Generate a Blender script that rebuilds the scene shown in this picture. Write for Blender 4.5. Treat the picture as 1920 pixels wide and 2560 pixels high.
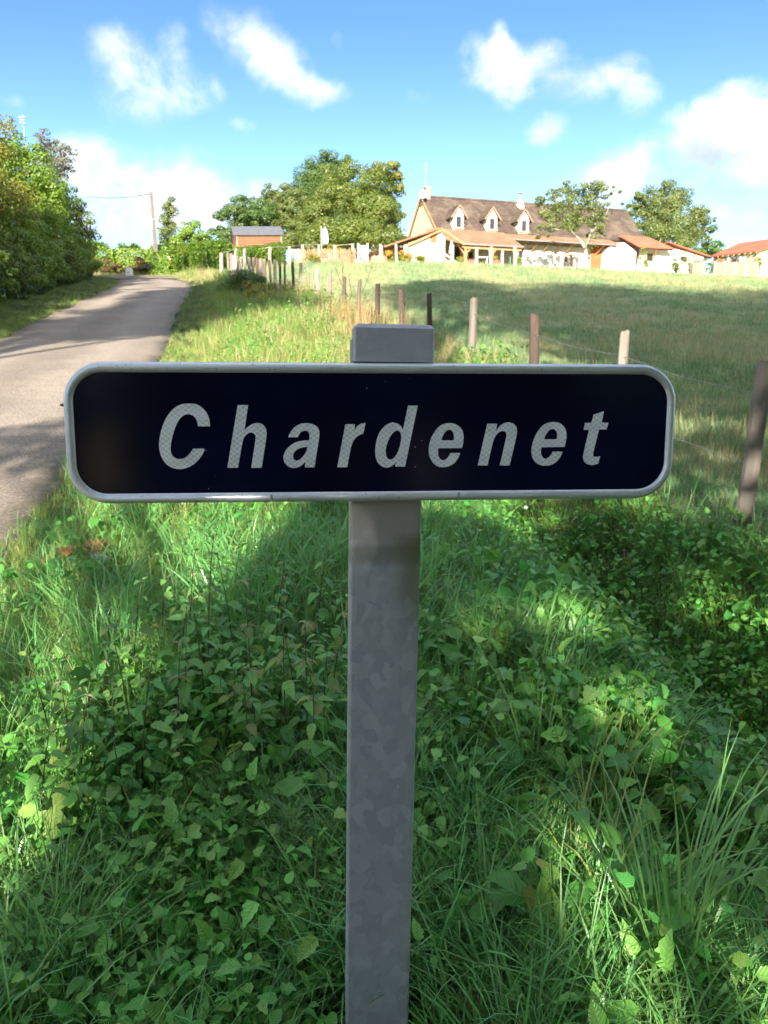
import bpy, bmesh, math, random
import numpy as np
from mathutils import Vector, Matrix, Euler, noise as mnoise
from mathutils.geometry import tessellate_polygon

for o in list(bpy.data.objects): bpy.data.objects.remove(o)
scene = bpy.context.scene
COL = scene.collection
R = math.radians
rng = np.random.default_rng(7)
random.seed(7)

# ------------------------------------------------------------------ camera
PITCH = R(10.5); FP = 1884.0                       # focal length in photo pixels (photo is 1920 wide)
cam_d = bpy.data.cameras.new('camera'); cam = bpy.data.objects.new('camera', cam_d); COL.objects.link(cam)
cam_d.sensor_fit = 'HORIZONTAL'; cam_d.sensor_width = 36.0; cam_d.lens = 36.0*FP/1920
cam.location = (0, 0, 0); cam.rotation_euler = (R(90)-PITCH, 0, 0)
cam_d.clip_start = 0.05; cam_d.clip_end = 3000
cam_d.dof.use_dof = True; cam_d.dof.focus_distance = 1.25; cam_d.dof.aperture_fstop = 17.0
scene.camera = cam

# ------------------------------------------------------------------ light
SUN_EL = R(20); SUN_AZ = R(6)                     # sun behind the viewer
sund = bpy.data.lights.new('sun', 'SUN'); sund.energy = 2.75; sund.angle = R(0.55); sund.color = (1.0, 0.935, 0.83)
sun = bpy.data.objects.new('sun', sund); COL.objects.link(sun)
to_sun = Vector((-math.sin(SUN_AZ)*math.cos(SUN_EL), -math.cos(SUN_AZ)*math.cos(SUN_EL), math.sin(SUN_EL)))
sun.rotation_euler = to_sun.to_track_quat('Z', 'Y').to_euler()
sun.location = (0, -20, 30)
vs = scene.view_settings
vs.view_transform = 'Standard'; vs.look = 'None'; vs.gamma = 1.0; vs.use_curve_mapping = False
vs.exposure = 2.45
SKY_STRENGTH = 0.15

def nd(nt, t, **kw):
    n = nt.nodes.new(t)
    for k, v in kw.items(): setattr(n, k, v)
    return n
def mathn(nt, op, a, b=None, c=None, clamp=False):
    n = nt.nodes.new('ShaderNodeMath'); n.operation = op; n.use_clamp = clamp
    for i, v in enumerate((a, b, c)):
        if v is None: continue
        if isinstance(v, (int, float)): n.inputs[i].default_value = v
        else: nt.links.new(v, n.inputs[i])
    return n.outputs[0]
def mixc(nt, f, a, b, mode='MIX'):
    n = nt.nodes.new('ShaderNodeMix'); n.data_type = 'RGBA'; n.blend_type = mode
    for s, v in ((0, f), (6, a), (7, b)):
        if isinstance(v, (int, float)): n.inputs[s].default_value = v
        elif isinstance(v, tuple): n.inputs[s].default_value = (*v[:3], 1)
        else: nt.links.new(v, n.inputs[s])
    return n.outputs[2]
def ramp01(nt, v, lo, hi, a=0.0, b=1.0):
    n = nt.nodes.new('ShaderNodeMapRange'); n.interpolation_type = 'SMOOTHSTEP'
    nt.links.new(v, n.inputs[0])
    n.inputs[1].default_value = lo; n.inputs[2].default_value = hi; n.inputs[3].default_value = a; n.inputs[4].default_value = b
    return n.outputs[0]

world = bpy.data.worlds.new('World'); scene.world = world; world.use_nodes = True
wt = world.node_tree; wt.nodes.clear()
wout = nd(wt, 'ShaderNodeOutputWorld'); bg = nd(wt, 'ShaderNodeBackground')
bg.inputs[1].default_value = SKY_STRENGTH
wt.links.new(bg.outputs[0], wout.inputs[0])
sky = nd(wt, 'ShaderNodeTexSky', sky_type='NISHITA'); sky.sun_disc = False
sky.sun_elevation = SUN_EL; sky.sun_rotation = R(180)+SUN_AZ
sky.air_density = 1.0; sky.dust_density = 0.8; sky.ozone_density = 1.2; sky.altitude = 200
tc = nd(wt, 'ShaderNodeTexCoord')
sep = nd(wt, 'ShaderNodeSeparateXYZ'); wt.links.new(tc.outputs['Generated'], sep.inputs[0])
az = mathn(wt, 'ARCTAN2', sep.outputs[0], sep.outputs[1])
hyp = mathn(wt, 'SQRT', mathn(wt, 'ADD', mathn(wt, 'MULTIPLY', sep.outputs[0], sep.outputs[0]), mathn(wt, 'MULTIPLY', sep.outputs[1], sep.outputs[1])))
el = mathn(wt, 'ARCTAN2', sep.outputs[2], hyp)
comb = nd(wt, 'ShaderNodeCombineXYZ'); wt.links.new(az, comb.inputs[0]); wt.links.new(el, comb.inputs[1])
def noise(nt, vec, scale, detail=5, rough=0.6, lac=2.0, dist=0.0):
    n = nd(nt, 'ShaderNodeTexNoise'); n.inputs['Scale'].default_value = scale; n.inputs['Detail'].default_value = detail
    n.inputs['Roughness'].default_value = rough; n.inputs['Lacunarity'].default_value = lac; n.inputs['Distortion'].default_value = dist
    if vec is not None: nt.links.new(vec, n.inputs['Vector'])
    return n
def az_el(px, py):
    a = (px-960)/FP; b = (1280-py)/FP
    d = Vector((a, math.cos(PITCH)+b*math.sin(PITCH), -math.sin(PITCH)+b*math.cos(PITCH)))
    return math.atan2(d.x, d.y), math.atan2(d.z, math.hypot(d.x, d.y))
wn = noise(wt, comb.outputs[0], 9.0, 4, 0.55)
warp = nd(wt, 'ShaderNodeVectorMath', operation='MULTIPLY_ADD')
wt.links.new(wn.outputs[1], warp.inputs[0]); warp.inputs[1].default_value = (0.085, 0.065, 0); 
off = nd(wt, 'ShaderNodeVectorMath', operation='SUBTRACT'); wt.links.new(comb.outputs[0], off.inputs[0]); off.inputs[1].default_value = (0.0425, 0.0325, 0)
wt.links.new(off.outputs[0], warp.inputs[2])
def blobs(lst):
    tot = None
    for (cx, cy, rx, ry, amp) in lst:
        a0, e0 = az_el(cx, cy)
        s = nd(wt, 'ShaderNodeVectorMath', operation='SUBTRACT'); wt.links.new(warp.outputs[0], s.inputs[0]); s.inputs[1].default_value = (a0, e0, 0)
        m = nd(wt, 'ShaderNodeVectorMath', operation='MULTIPLY'); wt.links.new(s.outputs[0], m.inputs[0]); m.inputs[1].default_value = (FP/rx, FP/ry, 0)
        l = nd(wt, 'ShaderNodeVectorMath', operation='LENGTH'); wt.links.new(m.outputs[0], l.inputs[0])
        v = ramp01(wt, l.outputs['Value'], 0.0, 1.45, amp, 0.0)
        tot = v if tot is None else mathn(wt, 'MAXIMUM', mathn(wt, 'MULTIPLY', mathn(wt, 'ADD', tot, v), 0.82), mathn(wt, 'MAXIMUM', tot, v))
    return tot
B1 = [(330,160,130,75,.62),(440,95,50,45,.6),(290,110,60,40,.45),(480,205,90,55,.85),(345,245,110,55,.6),(560,30,60,50,.5),
      (630,80,65,70,.6),(700,140,70,60,.85),(770,210,95,42,1.0),(1262,75,30,45,.75),(1225,130,90,45,.85),(1320,175,95,60,1.05),
      (1180,180,60,30,.5),(1500,205,120,55,.72),(1590,255,60,50,.6),(1372,308,52,34,.8),(1570,135,45,22,.4),(620,310,60,25,.42),
      (1770,320,95,62,1.1),(1880,290,120,75,1.25),(1900,375,150,70,1.05),(1760,385,80,50,.85),(1580,420,130,55,.85),(1500,480,220,60,.8),
      (230,400,115,70,1.1),(300,520,150,100,1.0),(450,470,115,90,1.2),(560,545,160,80,1.0),(680,480,110,50,.9),(20,250,40,22,.45),
      (1040,420,60,30,.3),(1850,500,220,100,.55),(1050,230,60,24,.3),(830,85,40,22,.3),(1830,220,40,24,.45)]
cl = blobs(B1)
fbm = noise(wt, comb.outputs[0], 17.0, 8, 0.60, dist=0.3)
fbm2 = noise(wt, tc.outputs['Generated'], 3.2, 7, 0.58)
# unseen clouds beside and above the view, added and kept dense for fill light
outer = mathn(wt, 'MULTIPLY', ramp01(wt, fbm2.outputs[0], 0.38, 0.56), mathn(wt, 'MAXIMUM', ramp01(wt, mathn(wt, 'ABSOLUTE', az), 0.6, 0.95), ramp01(wt, el, .62, .85)))
dens = mathn(wt, 'MULTIPLY', cl, mathn(wt, 'MULTIPLY_ADD', fbm.outputs[0], 2.6, -0.45))
mask = mathn(wt, 'MAXIMUM', ramp01(wt, dens, 0.12, 1.0), outer)
grey = blobs([(1810,400,115,34,1.0),(480,520,60,24,.5),(345,460,50,20,.3)])
ccol = mixc(wt, mathn(wt, 'MULTIPLY', grey, 0.55, clamp=True), (1.72,1.77,1.86), (.90,1.0,1.22))
# horizon brightening of the clear air plus the photograph's blue-cyan sky
tintlow = mixc(wt, ramp01(wt, el, 0.10, 0.43), (0.29,0.355,0.385), (0.155,0.225,0.310))
skyc = mixc(wt, 1.0, sky.outputs[0], tintlow, 'MULTIPLY')
fbm3 = noise(wt, warp.outputs[0], 11.0, 5, 0.6)
ccol = mixc(wt, ramp01(wt, fbm3.outputs[0], 0.36, 0.62), mixc(wt, 1.0, ccol, (0.66,0.74,0.86), 'MULTIPLY'), ccol)
fin = mixc(wt, mask, skyc, ccol)
wt.links.new(fin, bg.inputs[0])
world.cycles.sampling_method = 'MANUAL'; world.cycles.sample_map_resolution = 512
scene.cycles.use_denoising = True
scene.cycles.max_bounces = 6; scene.cycles.diffuse_bounces = 4; scene.cycles.glossy_bounces = 1; scene.cycles.transmission_bounces = 2
scene.cycles.transparent_max_bounces = 6
scene.cycles.use_adaptive_sampling = True; scene.cycles.adaptive_threshold = 0.035

# ------------------------------------------------------------------ geometry helpers
def ray(px, py):
    a = (px-960)/FP; b = (1280-py)/FP
    return np.array([a, math.cos(PITCH)+b*math.sin(PITCH), -math.sin(PITCH)+b*math.cos(PITCH)])
def P(px, py, Y):
    d = ray(px, py); return Vector(d*(Y/d[1]))

GY = np.array([-400,-60,-20, 0, 1.5, 4.7, 6.4, 8.5,10.9,13.8,17,20,28,38,50,60,70,80,85,90,100,150,400,900.])
GZ = np.array([-22,-8.0,-3.2,-1.52,-1.45,-1.10,-.87,-.55,-.18,.2,.62,1.05,2.35,4.0,5.85,7.6,9.4,11.05,11.72,12.2,12.7,13.5,15.0,16.0])
FY = np.array([-30,0,4.7,8.5,13.8,20,27.5,37,50,62,70.]); FX = np.array([6.5,3.1,2.3,1.65,.83,-.2,-2.45,-5.9,-10.6,-14.6,-17.])
RY = np.array([-40,0,4.6,6.1,10,16.4,25,38,46,50,53.5]); RX = np.array([4.0,-1.7,-2.45,-2.65,-3.25,-4.6,-6.7,-9.35,-11.4,-13.1,-15.6])
def smooth_interp(x, xs, ys, w=1.2):
    x = np.asarray(x, float)
    return (np.interp(x-w, xs, ys)+2*np.interp(x, xs, ys)+np.interp(x+w, xs, ys))/4
def fence_x(y): return smooth_interp(y, FY, FX)
def road_r(y): return smooth_interp(y, RY, RX, 2.0)
def gz(x, y):
    x = np.asarray(x, float); y = np.asarray(y, float)
    sh = np.clip((y-35)/40, 0, 1)
    ye = y-0.3*np.clip(x-5, 0, 60)*sh*sh*(3-2*sh)
    w = np.clip(np.abs(ye)*.04, .3, 2.5)
    z = (np.interp(ye-w, GY, GZ)+2*np.interp(ye, GY, GZ)+np.interp(ye+w, GY, GZ))/4
    # ditch between sign verge and fence, fading up the hill
    dx = x-(fence_x(y)-.95)
    z = z-0.60*np.exp(-(dx/.50)**2)*np.clip((15-y)/8, 0, 1)*np.clip((y+2)/3, 0, 1)
    # slight crossfall: verge a little above the road
    d = x-road_r(y)
    z = z+0.10*np.clip(d/1.2, 0, 1)*np.clip((y+6)/6, 0, 1)*np.clip((60-y)/10, 0, 1)-0.05
    lf = -(d+4.1)
    z = z+0.18*np.clip(lf/1.5, 0, 1)*np.clip((60-y)/10, 0, 1)
    off = np.clip(np.maximum(d-.1, lf-.1)/.8, 0, 1)
    z = z+off*(.035*np.sin(x*2.1+y*.7)+.03*np.sin(x*.9-y*1.9+1)+.02*np.sin(x*4.7+y*3.9))
    return z
def gpt(x, y): return Vector((float(x), float(y), float(gz(x, y))))
def hit(px, py, y0=1.0, y1=120.0):
    d = ray(px, py); ys = np.linspace(y0, y1, 6000); s = ys/d[1]
    zz = d[2]*s-gz(d[0]*s, ys)
    i = np.where(zz < 0)[0]
    y = ys[i[0]] if len(i) else y1
    return gpt(d[0]*y/d[1], y)

def set_props(o, label=None, cat=None, group=None, kind=None):
    if label: o['label'] = label
    if cat: o['category'] = cat
    if group: o['group'] = group
    if kind: o['kind'] = kind
    return o
def empty(name, loc, label, cat, group=None, rot=(0,0,0)):
    o = bpy.data.objects.new(name, None); COL.objects.link(o); o.location = loc; o.rotation_euler = rot
    o.empty_display_size = .2
    return set_props(o, label, cat, group)
def npmesh(name, V, F, mats=(), smooth=False, attr=None, mi=None):
    """F: list of (n,k) arrays"""
    me = bpy.data.meshes.new(name)
    V = np.asarray(V, np.float32); me.vertices.add(len(V)); me.vertices.foreach_set('co', V.ravel())
    Fs = F if isinstance(F, list) else [F]
    loops = np.concatenate([np.asarray(f, np.int32).ravel() for f in Fs])
    tot = np.concatenate([np.full(len(f), np.asarray(f).shape[1], np.int32) for f in Fs])
    st = np.concatenate([[0], np.cumsum(tot)[:-1]]).astype(np.int32)
    me.loops.add(len(loops)); me.loops.foreach_set('vertex_index', loops)
    me.polygons.add(len(tot)); me.polygons.foreach_set('loop_start', st)
    if smooth: me.polygons.foreach_set('use_smooth', np.ones(len(tot), bool))
    for m in mats: me.materials.append(m)
    if mi is not None: me.polygons.foreach_set('material_index', np.asarray(mi, np.int32))
    me.update(calc_edges=True)
    if attr is not None:
        a = me.color_attributes.new('vc', 'FLOAT_COLOR', 'POINT')
        c = np.ones((len(V), 4), np.float32); c[:, :attr.shape[1]] = attr
        a.data.foreach_set('color', c.ravel())
    return me
def link(name, me, parent=None, loc=None):
    o = bpy.data.objects.new(name, me); COL.objects.link(o)
    if parent: o.parent = parent
    if loc is not None: o.location = loc
    return o
class MB:
    def __init__(s): s.v = []; s.f = []
    def add(s, vs, fs):
        b = len(s.v); s.v += [tuple(v) for v in vs]; s.f += [tuple(i+b for i in f) for f in fs]; return s
    def box(s, c, size, rot=None):
        hx, hy, hz = size[0]/2, size[1]/2, size[2]/2
        pts = [Vector((x, y, z)) for z in (-hz, hz) for y in (-hy, hy) for x in (-hx, hx)]
        if rot is not None: pts = [rot @ p for p in pts]
        c = Vector(c)
        return s.add([p+c for p in pts], [(0,2,3,1),(4,5,7,6),(0,1,5,4),(2,6,7,3),(0,4,6,2),(1,3,7,5)])
    def prism(s, pts, ext):
        """polygon pts extruded by vector ext"""
        n = len(pts); ext = Vector(ext); pts = [Vector(p) for p in pts]
        vs = pts+[p+ext for p in pts]
        fs = [tuple(range(n)), tuple(range(2*n-1, n-1, -1))]+[(i, i+n, (i+1) % n+n, (i+1) % n) for i in range(n)]
        return s.add(vs, fs)
    def bar(s, a, b, w, h=None, up=Vector((0, 0, 1))):
        a, b = Vector(a), Vector(b); h = h or w; d = (b-a).normalized()
        x = d.cross(up)
        if x.length < 1e-3: x = d.cross(Vector((0, 1, 0)))
        x.normalize(); y = x.cross(d).normalized()
        q = [x*w/2+y*h/2, -x*w/2+y*h/2, -x*w/2-y*h/2, x*w/2-y*h/2]
        return s.add([a+k for k in q]+[b+k for k in q], [(3,2,1,0),(4,5,6,7),(0,1,5,4),(1,2,6,5),(2,3,7,6),(3,0,4,7)])
    def tube(s, pts, rad, n=7, cap=True):
        pts = [Vector(p) for p in pts]; rad = rad if hasattr(rad, '__len__') else [rad]*len(pts)
        b = len(s.v); prev = None
        for i, p in enumerate(pts):
            d = (pts[min(i+1, len(pts)-1)]-pts[max(i-1, 0)]).normalized()
            x = d.cross(Vector((0, 1, 0.01))) if prev is None else (prev-d*prev.dot(d))
            if x.length < 1e-4: x = d.cross(Vector((1, 0, 0)))
            x.normalize(); prev = x; y = d.cross(x)
            for k in range(n):
                t = 2*math.pi*k/n; s.v.append(tuple(p+(x*math.cos(t)+y*math.sin(t))*rad[i]))
        for i in range(len(pts)-1):
            for k in range(n):
                a = b+i*n+k; c = b+i*n+(k+1) % n; s.f.append((a, c, c+n, a+n))
        if cap: s.f.append(tuple(b+k for k in range(n-1, -1, -1))); s.f.append(tuple(b+(len(pts)-1)*n+k for k in range(n)))
        return s
    def build(s, name, mat, parent=None, smooth=False, bevel=0, fix=True):
        me = bpy.data.meshes.new(name)
        off = parent.matrix_basis.translation if parent and parent.parent is None else Vector((0,0,0))
        if parent and parent.parent is not None:
            off = parent.parent.matrix_basis.translation
        me.from_pydata([tuple(Vector(v)-off) for v in s.v], [], s.f)
        if fix:
            bm = bmesh.new(); bm.from_mesh(me); bmesh.ops.recalc_face_normals(bm, faces=bm.faces)
            if bevel: bmesh.ops.bevel(bm, geom=[e for e in bm.edges if len(e.link_faces) == 2 and e.calc_face_angle(0) > .5], offset=bevel, segments=2, affect='EDGES')
            bm.to_mesh(me); bm.free()
        if smooth:
            for p in me.polygons: p.use_smooth = True
        me.materials.append(mat); me.update()
        return link(name, me, parent)

# ------------------------------------------------------------------ materials
MATS = {}
def newmat(name):
    m = bpy.data.materials.new(name); m.use_nodes = True; nt = m.node_tree; nt.nodes.clear()
    out = nd(nt, 'ShaderNodeOutputMaterial'); b = nd(nt, 'ShaderNodeBsdfPrincipled'); nt.links.new(b.outputs[0], out.inputs[0])
    MATS[name] = m; return m, nt, b, out
def bump(nt, b, h, strength=.3, dist=.01):
    n = nd(nt, 'ShaderNodeBump'); n.inputs['Strength'].default_value = strength; n.inputs['Distance'].default_value = dist
    nt.links.new(h, n.inputs['Height']); nt.links.new(n.outputs[0], b.inputs['Normal'])
def simple(name, c1, c2=None, scale=4.0, rough=.8, metal=0.0, bmp=.0, bscale=None, bdist=.01, stretch=None, spec=.5):
    m, nt, b, out = newmat(name)
    t = nd(nt, 'ShaderNodeTexCoord'); v = t.outputs['Object']
    if stretch:
        mp = nd(nt, 'ShaderNodeMapping'); mp.inputs['Scale'].default_value = stretch; nt.links.new(v, mp.inputs[0]); v = mp.outputs[0]
    n = noise(nt, v, scale, 6, .65)
    f = ramp01(nt, n.outputs[0], .32, .68)
    nt.links.new(mixc(nt, f, c1, c2 or tuple(x*.75 for x in c1)), b.inputs['Base Color'])
    b.inputs['Roughness'].default_value = rough; b.inputs['Metallic'].default_value = metal; b.inputs['Specular IOR Level'].default_value = spec
    if bmp:
        n2 = noise(nt, v, bscale or scale*5, 5, .6); bump(nt, b, n2.outputs[0], bmp, bdist)
    return m
def leafmat(name, c1, c2, c3=None, transl=.35, rough=.42, spec=.5, midrib=None, inst=False):
    """foliage: colour varies leaf by leaf (attribute vc.b) and plant by plant"""
    m, nt, b, out = newmat(name)
    at = nd(nt, 'ShaderNodeAttribute', attribute_name='vc'); sp = nd(nt, 'ShaderNodeSeparateColor'); nt.links.new(at.outputs['Color'], sp.inputs[0])
    col = mixc(nt, sp.outputs[2], c1, c2)
    oi = nd(nt, 'ShaderNodeObjectInfo')
    g = nd(nt, 'ShaderNodeNewGeometry'); nz = noise(nt, g.outputs['Position'], .8, 3, .6)
    if c3: col = mixc(nt, mathn(nt, 'MULTIPLY', ramp01(nt, nz.outputs[0], .42, .66), .75), col, c3)
    if inst:
        hs = nd(nt, 'ShaderNodeHueSaturation'); nt.links.new(col, hs.inputs['Color'])
        nt.links.new(mathn(nt, 'MULTIPLY_ADD', oi.outputs['Random'], .055, .465), hs.inputs['Hue'])
        nt.links.new(mathn(nt, 'MULTIPLY_ADD', mathn(nt, 'FRACT', mathn(nt, 'MULTIPLY', oi.outputs['Random'], 7.13)), .7, .65), hs.inputs['Value'])
        col = hs.outputs[0]
    if midrib: 
        col = mixc(nt, ramp01(nt, sp.outputs[0], .0, .16, .55, 0.0), col, midrib)
        vein = mathn(nt, 'SINE', mathn(nt, 'MULTIPLY_ADD', sp.outputs[0], -9.0, mathn(nt, 'MULTIPLY', sp.outputs[1], 46.0)))
        col = mixc(nt, ramp01(nt, vein, .72, .98, 0.0, .30), col, midrib)
        nsp = noise(nt, g.outputs['Position'], 70, 4, .65); col = mixc(nt, ramp01(nt, nsp.outputs[0], .60, .74, 0.0, .55), col, (.10,.085,.03))
        bump(nt, b, mathn(nt, 'MULTIPLY_ADD', nsp.outputs[0], 1.2, vein), .35, .0015)
    nt.links.new(col, b.inputs['Base Color']); b.inputs['Roughness'].default_value = rough; b.inputs['Specular IOR Level'].default_value = spec
    tr = nd(nt, 'ShaderNodeBsdfTranslucent')
    tcol = mixc(nt, .5, col, (.35,.55,.05), 'MIX'); nt.links.new(mixc(nt, .35, col, tcol), tr.inputs[0])
    mx = nd(nt, 'ShaderNodeMixShader'); mx.inputs[0].default_value = transl
    nt.links.new(b.outputs[0], mx.inputs[1]); nt.links.new(tr.outputs[0], mx.inputs[2]); nt.links.new(mx.outputs[0], out.inputs[0])
    return m
# ------------------------------------------------------------------ ground
def axis(segs):
    out = []
    for a, b, st in segs: out += list(np.arange(a, b, st))
    return np.array(out+[segs[-1][1]])
ys = axis([(-300,-30,25),(-30,-3,1.5),(-3,12,.14),(12,45,.35),(45,115,.9),(115,200,8),(200,800,60)])
xs = axis([(-600,-80,40),(-80,-22,2),(-22,-9,.5),(-9,6,.14),(6,22,.5),(22,80,1.6),(80,600,40)])
XX, YY = np.meshgrid(xs, ys); ZZ = gz(XX, YY)
d = XX-road_r(YY)
inroad = (d < -.12) & (d > -3.98) & (YY < 53)
ZZ = np.where(inroad, ZZ-.07, ZZ)
V = np.stack([XX, YY, ZZ], -1).reshape(-1, 3)
nx, ny = len(xs), len(ys)
ii = (np.arange(ny-1)[:, None]*nx+np.arange(nx-1)[None]).ravel()
F4 = np.stack([ii, ii+1, ii+nx+1, ii+nx], -1)
field = np.clip((V[:, 0]-fence_x(V[:, 1]))/.9+.3, 0, 1)*np.clip((V[:,1]-1)/2, 0, 1)
at = np.stack([field, field, field], -1)
gm, nt, b, out = newmat('ground_soil_and_turf')
g = nd(nt, 'ShaderNodeNewGeometry'); a = nd(nt, 'ShaderNodeAttribute', attribute_name='vc'); sp = nd(nt, 'ShaderNodeSeparateColor'); nt.links.new(a.outputs['Color'], sp.inputs[0])
n1 = noise(nt, g.outputs['Position'], .35, 6, .6); n2 = noise(nt, g.outputs['Position'], 3.2, 6, .7); n3 = noise(nt, g.outputs['Position'], 22, 4, .7)
verge = mixc(nt, ramp01(nt, n2.outputs[0], .4, .62), (.035,.070,.014), (.060,.050,.022))
fld = mixc(nt, ramp01(nt, n2.outputs[0], .36, .66), (.26,.32,.14), (.40,.39,.21))
fld = mixc(nt, mathn(nt, 'MULTIPLY', ramp01(nt, n1.outputs[0], .45, .68), .7), fld, (.20,.29,.115))
fld = mixc(nt, mathn(nt, 'MULTIPLY', ramp01(nt, n3.outputs[0], .47, .62), .6), fld, (.13,.14,.06))
nt.links.new(mixc(nt, sp.outputs[0], verge, fld), b.inputs['Base Color']); b.inputs['Roughness'].default_value = .9
b.inputs['Specular IOR Level'].default_value = .2
bump(nt, b, mathn(nt, 'ADD', n2.outputs[0], n3.outputs[0]), .6, .06)
me = npmesh('ground', V, F4, [gm], True, at)
set_props(link('ground', me), 'rising ground of turf and soil from the verge up to the farmhouse', kind='structure')

# ------------------------------------------------------------------ road
ry = axis([(-40,-4,1.0),(-4,20,.25),(20,53,.4)]); ts = np.concatenate([[0], np.linspace(.006, .994, 14), [1]])
rr = road_r(ry)+.0
VV = []
for y, r in zip(ry, rr):
    e1 = .05*math.sin(y*1.7)+.03*math.sin(y*4.1+1); e2 = .06*math.sin(y*1.3+2)+.04*math.sin(y*3.7)
    xw = r+e1+ts*(-4.1-e1+e2)
    z = gz(xw, np.full_like(xw, y))+.012+.05*(1-(2*ts-1)**2)
    z[0] -= .12; z[-1] -= .12
    VV.append(np.stack([xw, np.full_like(xw, y), z], -1))
VV = np.array(VV); n, k = VV.shape[:2]
# last rows bend off to the left behind the hedge
ii = (np.arange(n-1)[:, None]*k+np.arange(k-1)[None]).ravel()
F4 = np.stack([ii, ii+k, ii+k+1, ii+1], -1)
rm, nt, b, out = newmat('worn_chipseal_road')
g = nd(nt, 'ShaderNodeNewGeometry'); n1 = noise(nt, g.outputs['Position'], .9, 6, .6); n2 = noise(nt, g.outputs['Position'], 38, 5, .8); n3 = noise(nt, g.outputs['Position'], 7, 5, .7)
c = mixc(nt, ramp01(nt, n1.outputs[0], .35, .65), (.44,.355,.275), (.36,.295,.235))
c = mixc(nt, mathn(nt, 'MULTIPLY', ramp01(nt, n3.outputs[0], .52, .70), .5), c, (.27,.20,.15))
c = mixc(nt, ramp01(nt, n2.outputs[0], .40, .62), c, mixc(nt, 1.0, c, (.48,.48,.48), 'MULTIPLY'))
ra_ = nd(nt, 'ShaderNodeAttribute', attribute_name='vc'); rs_ = nd(nt, 'ShaderNodeSeparateColor'); nt.links.new(ra_.outputs['Color'], rs_.inputs[0]); wob = mathn(nt, 'MULTIPLY_ADD', n1.outputs[0], .16, mathn(nt, 'SUBTRACT', rs_.outputs[0], .08))
trk = mathn(nt, 'ABSOLUTE', mathn(nt, 'SUBTRACT', mathn(nt, 'ABSOLUTE', mathn(nt, 'SUBTRACT', wob, .5)), .22))
c = mixc(nt, ramp01(nt, trk, .03, .16, .0, .5), c, mixc(nt, 1.0, c, (.70,.68,.66), 'MULTIPLY'))
edg = mathn(nt, 'ABSOLUTE', mathn(nt, 'SUBTRACT', wob, .5))
c = mixc(nt, mathn(nt, 'MULTIPLY', ramp01(nt, edg, .40, .50), ramp01(nt, n3.outputs[0], .38, .55)), c, (.17,.14,.09))
nt.links.new(c, b.inputs['Base Color']); b.inputs['Roughness'].default_value = .85; b.inputs['Specular IOR Level'].default_value = .25
bump(nt, b, n2.outputs[0], .7, .012)
set_props(link('road', npmesh('road', VV.reshape(-1, 3), F4, [rm], True, np.repeat(np.tile(ts, n)[:, None], 3, 1))), 'narrow pale country lane climbing the hill', kind='structure')
# the bend, a strip turning left just before the far hedge
by = np.linspace(0, 1, 14); VB = []
for t in by:
    ang = t*R(78); r0 = 2.2
    cx, cy = float(road_r(49.6))-4.1-r0, 49.6
    for q in np.linspace(0, 4.1, 6):
        rad = r0+q; x = cx+rad*math.cos(ang); y = cy+rad*math.sin(ang)*.8
        VB.append((x, y, float(gz(x, y))+.085))
VB = np.array(VB); ii = (np.arange(13)[:, None]*6+np.arange(5)[None]).ravel()
set_props(link('road_bend', npmesh('road_bend', VB, np.stack([ii, ii+1, ii+7, ii+6], -1), [rm], True)), 'end of the lane where it turns left behind the hedge', kind='structure')

# ------------------------------------------------------------------ place-name sign on its post
SC = Vector((-0.00702, 1.23421, -0.09742)); SH = .22507; SW = 1.0
yaw, tilt, roll = R(4.761), R(-2.434), R(.240)
SM = Matrix.Rotation(yaw, 3, 'Z') @ Matrix.Rotation(tilt, 3, 'X') @ Matrix.Rotation(roll, 3, 'Y')
SN = SM @ Vector((0, -1, 0)); SX = SM @ Vector((1, 0, 0)); SZ = SM @ Vector((0, 0, 1))
def sw(a, b, n=0.0): return SC+SX*a+SZ*b+SN*n           # sign-local -> world
def splane(px, py, n=0.0):
    dd = Vector(ray(px, py)); o = SC+SN*n
    t = o.dot(SN)/dd.dot(SN); return dd*t
def sloc(px, py, n=0.0):
    p = splane(px, py, n)-SC; return p.dot(SX), p.dot(SZ)
def rrect(w, h, r, n=14):
    pts = []
    for cx, cy, a0 in ((w/2-r, h/2-r, 0), (-w/2+r, h/2-r, 90), (-w/2+r, -h/2+r, 180), (w/2-r, -h/2+r, 270)):
        for i in range(n+1):
            a = R(a0+90*i/n); pts.append((cx+r*math.cos(a), cy+r*math.sin(a)))
    return pts
# materials
fm, nt, b, out = newmat('anodised_aluminium_frame')
t = nd(nt, 'ShaderNodeTexCoord'); mp = nd(nt, 'ShaderNodeMapping'); mp.inputs['Scale'].default_value = (4, 30, 30); nt.links.new(t.outputs['Object'], mp.inputs[0])
n1 = noise(nt, mp.outputs[0], 3, 5, .6); n2 = noise(nt, t.outputs['Object'], 9, 5, .7); n3 = noise(nt, t.outputs['Object'], 160, 3, .6)
cc = mixc(nt, ramp01(nt, n2.outputs[0], .3, .7), (.62,.66,.72), (.74,.78,.84))
cc = mixc(nt, mathn(nt, 'MULTIPLY', ramp01(nt, n3.outputs[0], .62, .72), .5), cc, (.16,.15,.13))
nt.links.new(cc, b.inputs['Base Color']); b.inputs['Metallic'].default_value = .65
nt.links.new(ramp01(nt, n1.outputs[0], .3, .7, .30, .48), b.inputs['Roughness'])
bump(nt, b, n1.outputs[0], .06, .002)
pm, nt, b, out = newmat('navy_reflective_film')
t = nd(nt, 'ShaderNodeTexCoord'); n1 = noise(nt, t.outputs['Object'], 5, 3, .5); vor = nd(nt, 'ShaderNodeTexVoronoi'); vor.inputs['Scale'].default_value = 75; nt.links.new(t.outputs['Object'], vor.inputs['Vector'])
n4 = noise(nt, t.outputs['Object'], 6, 2, .5)
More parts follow.
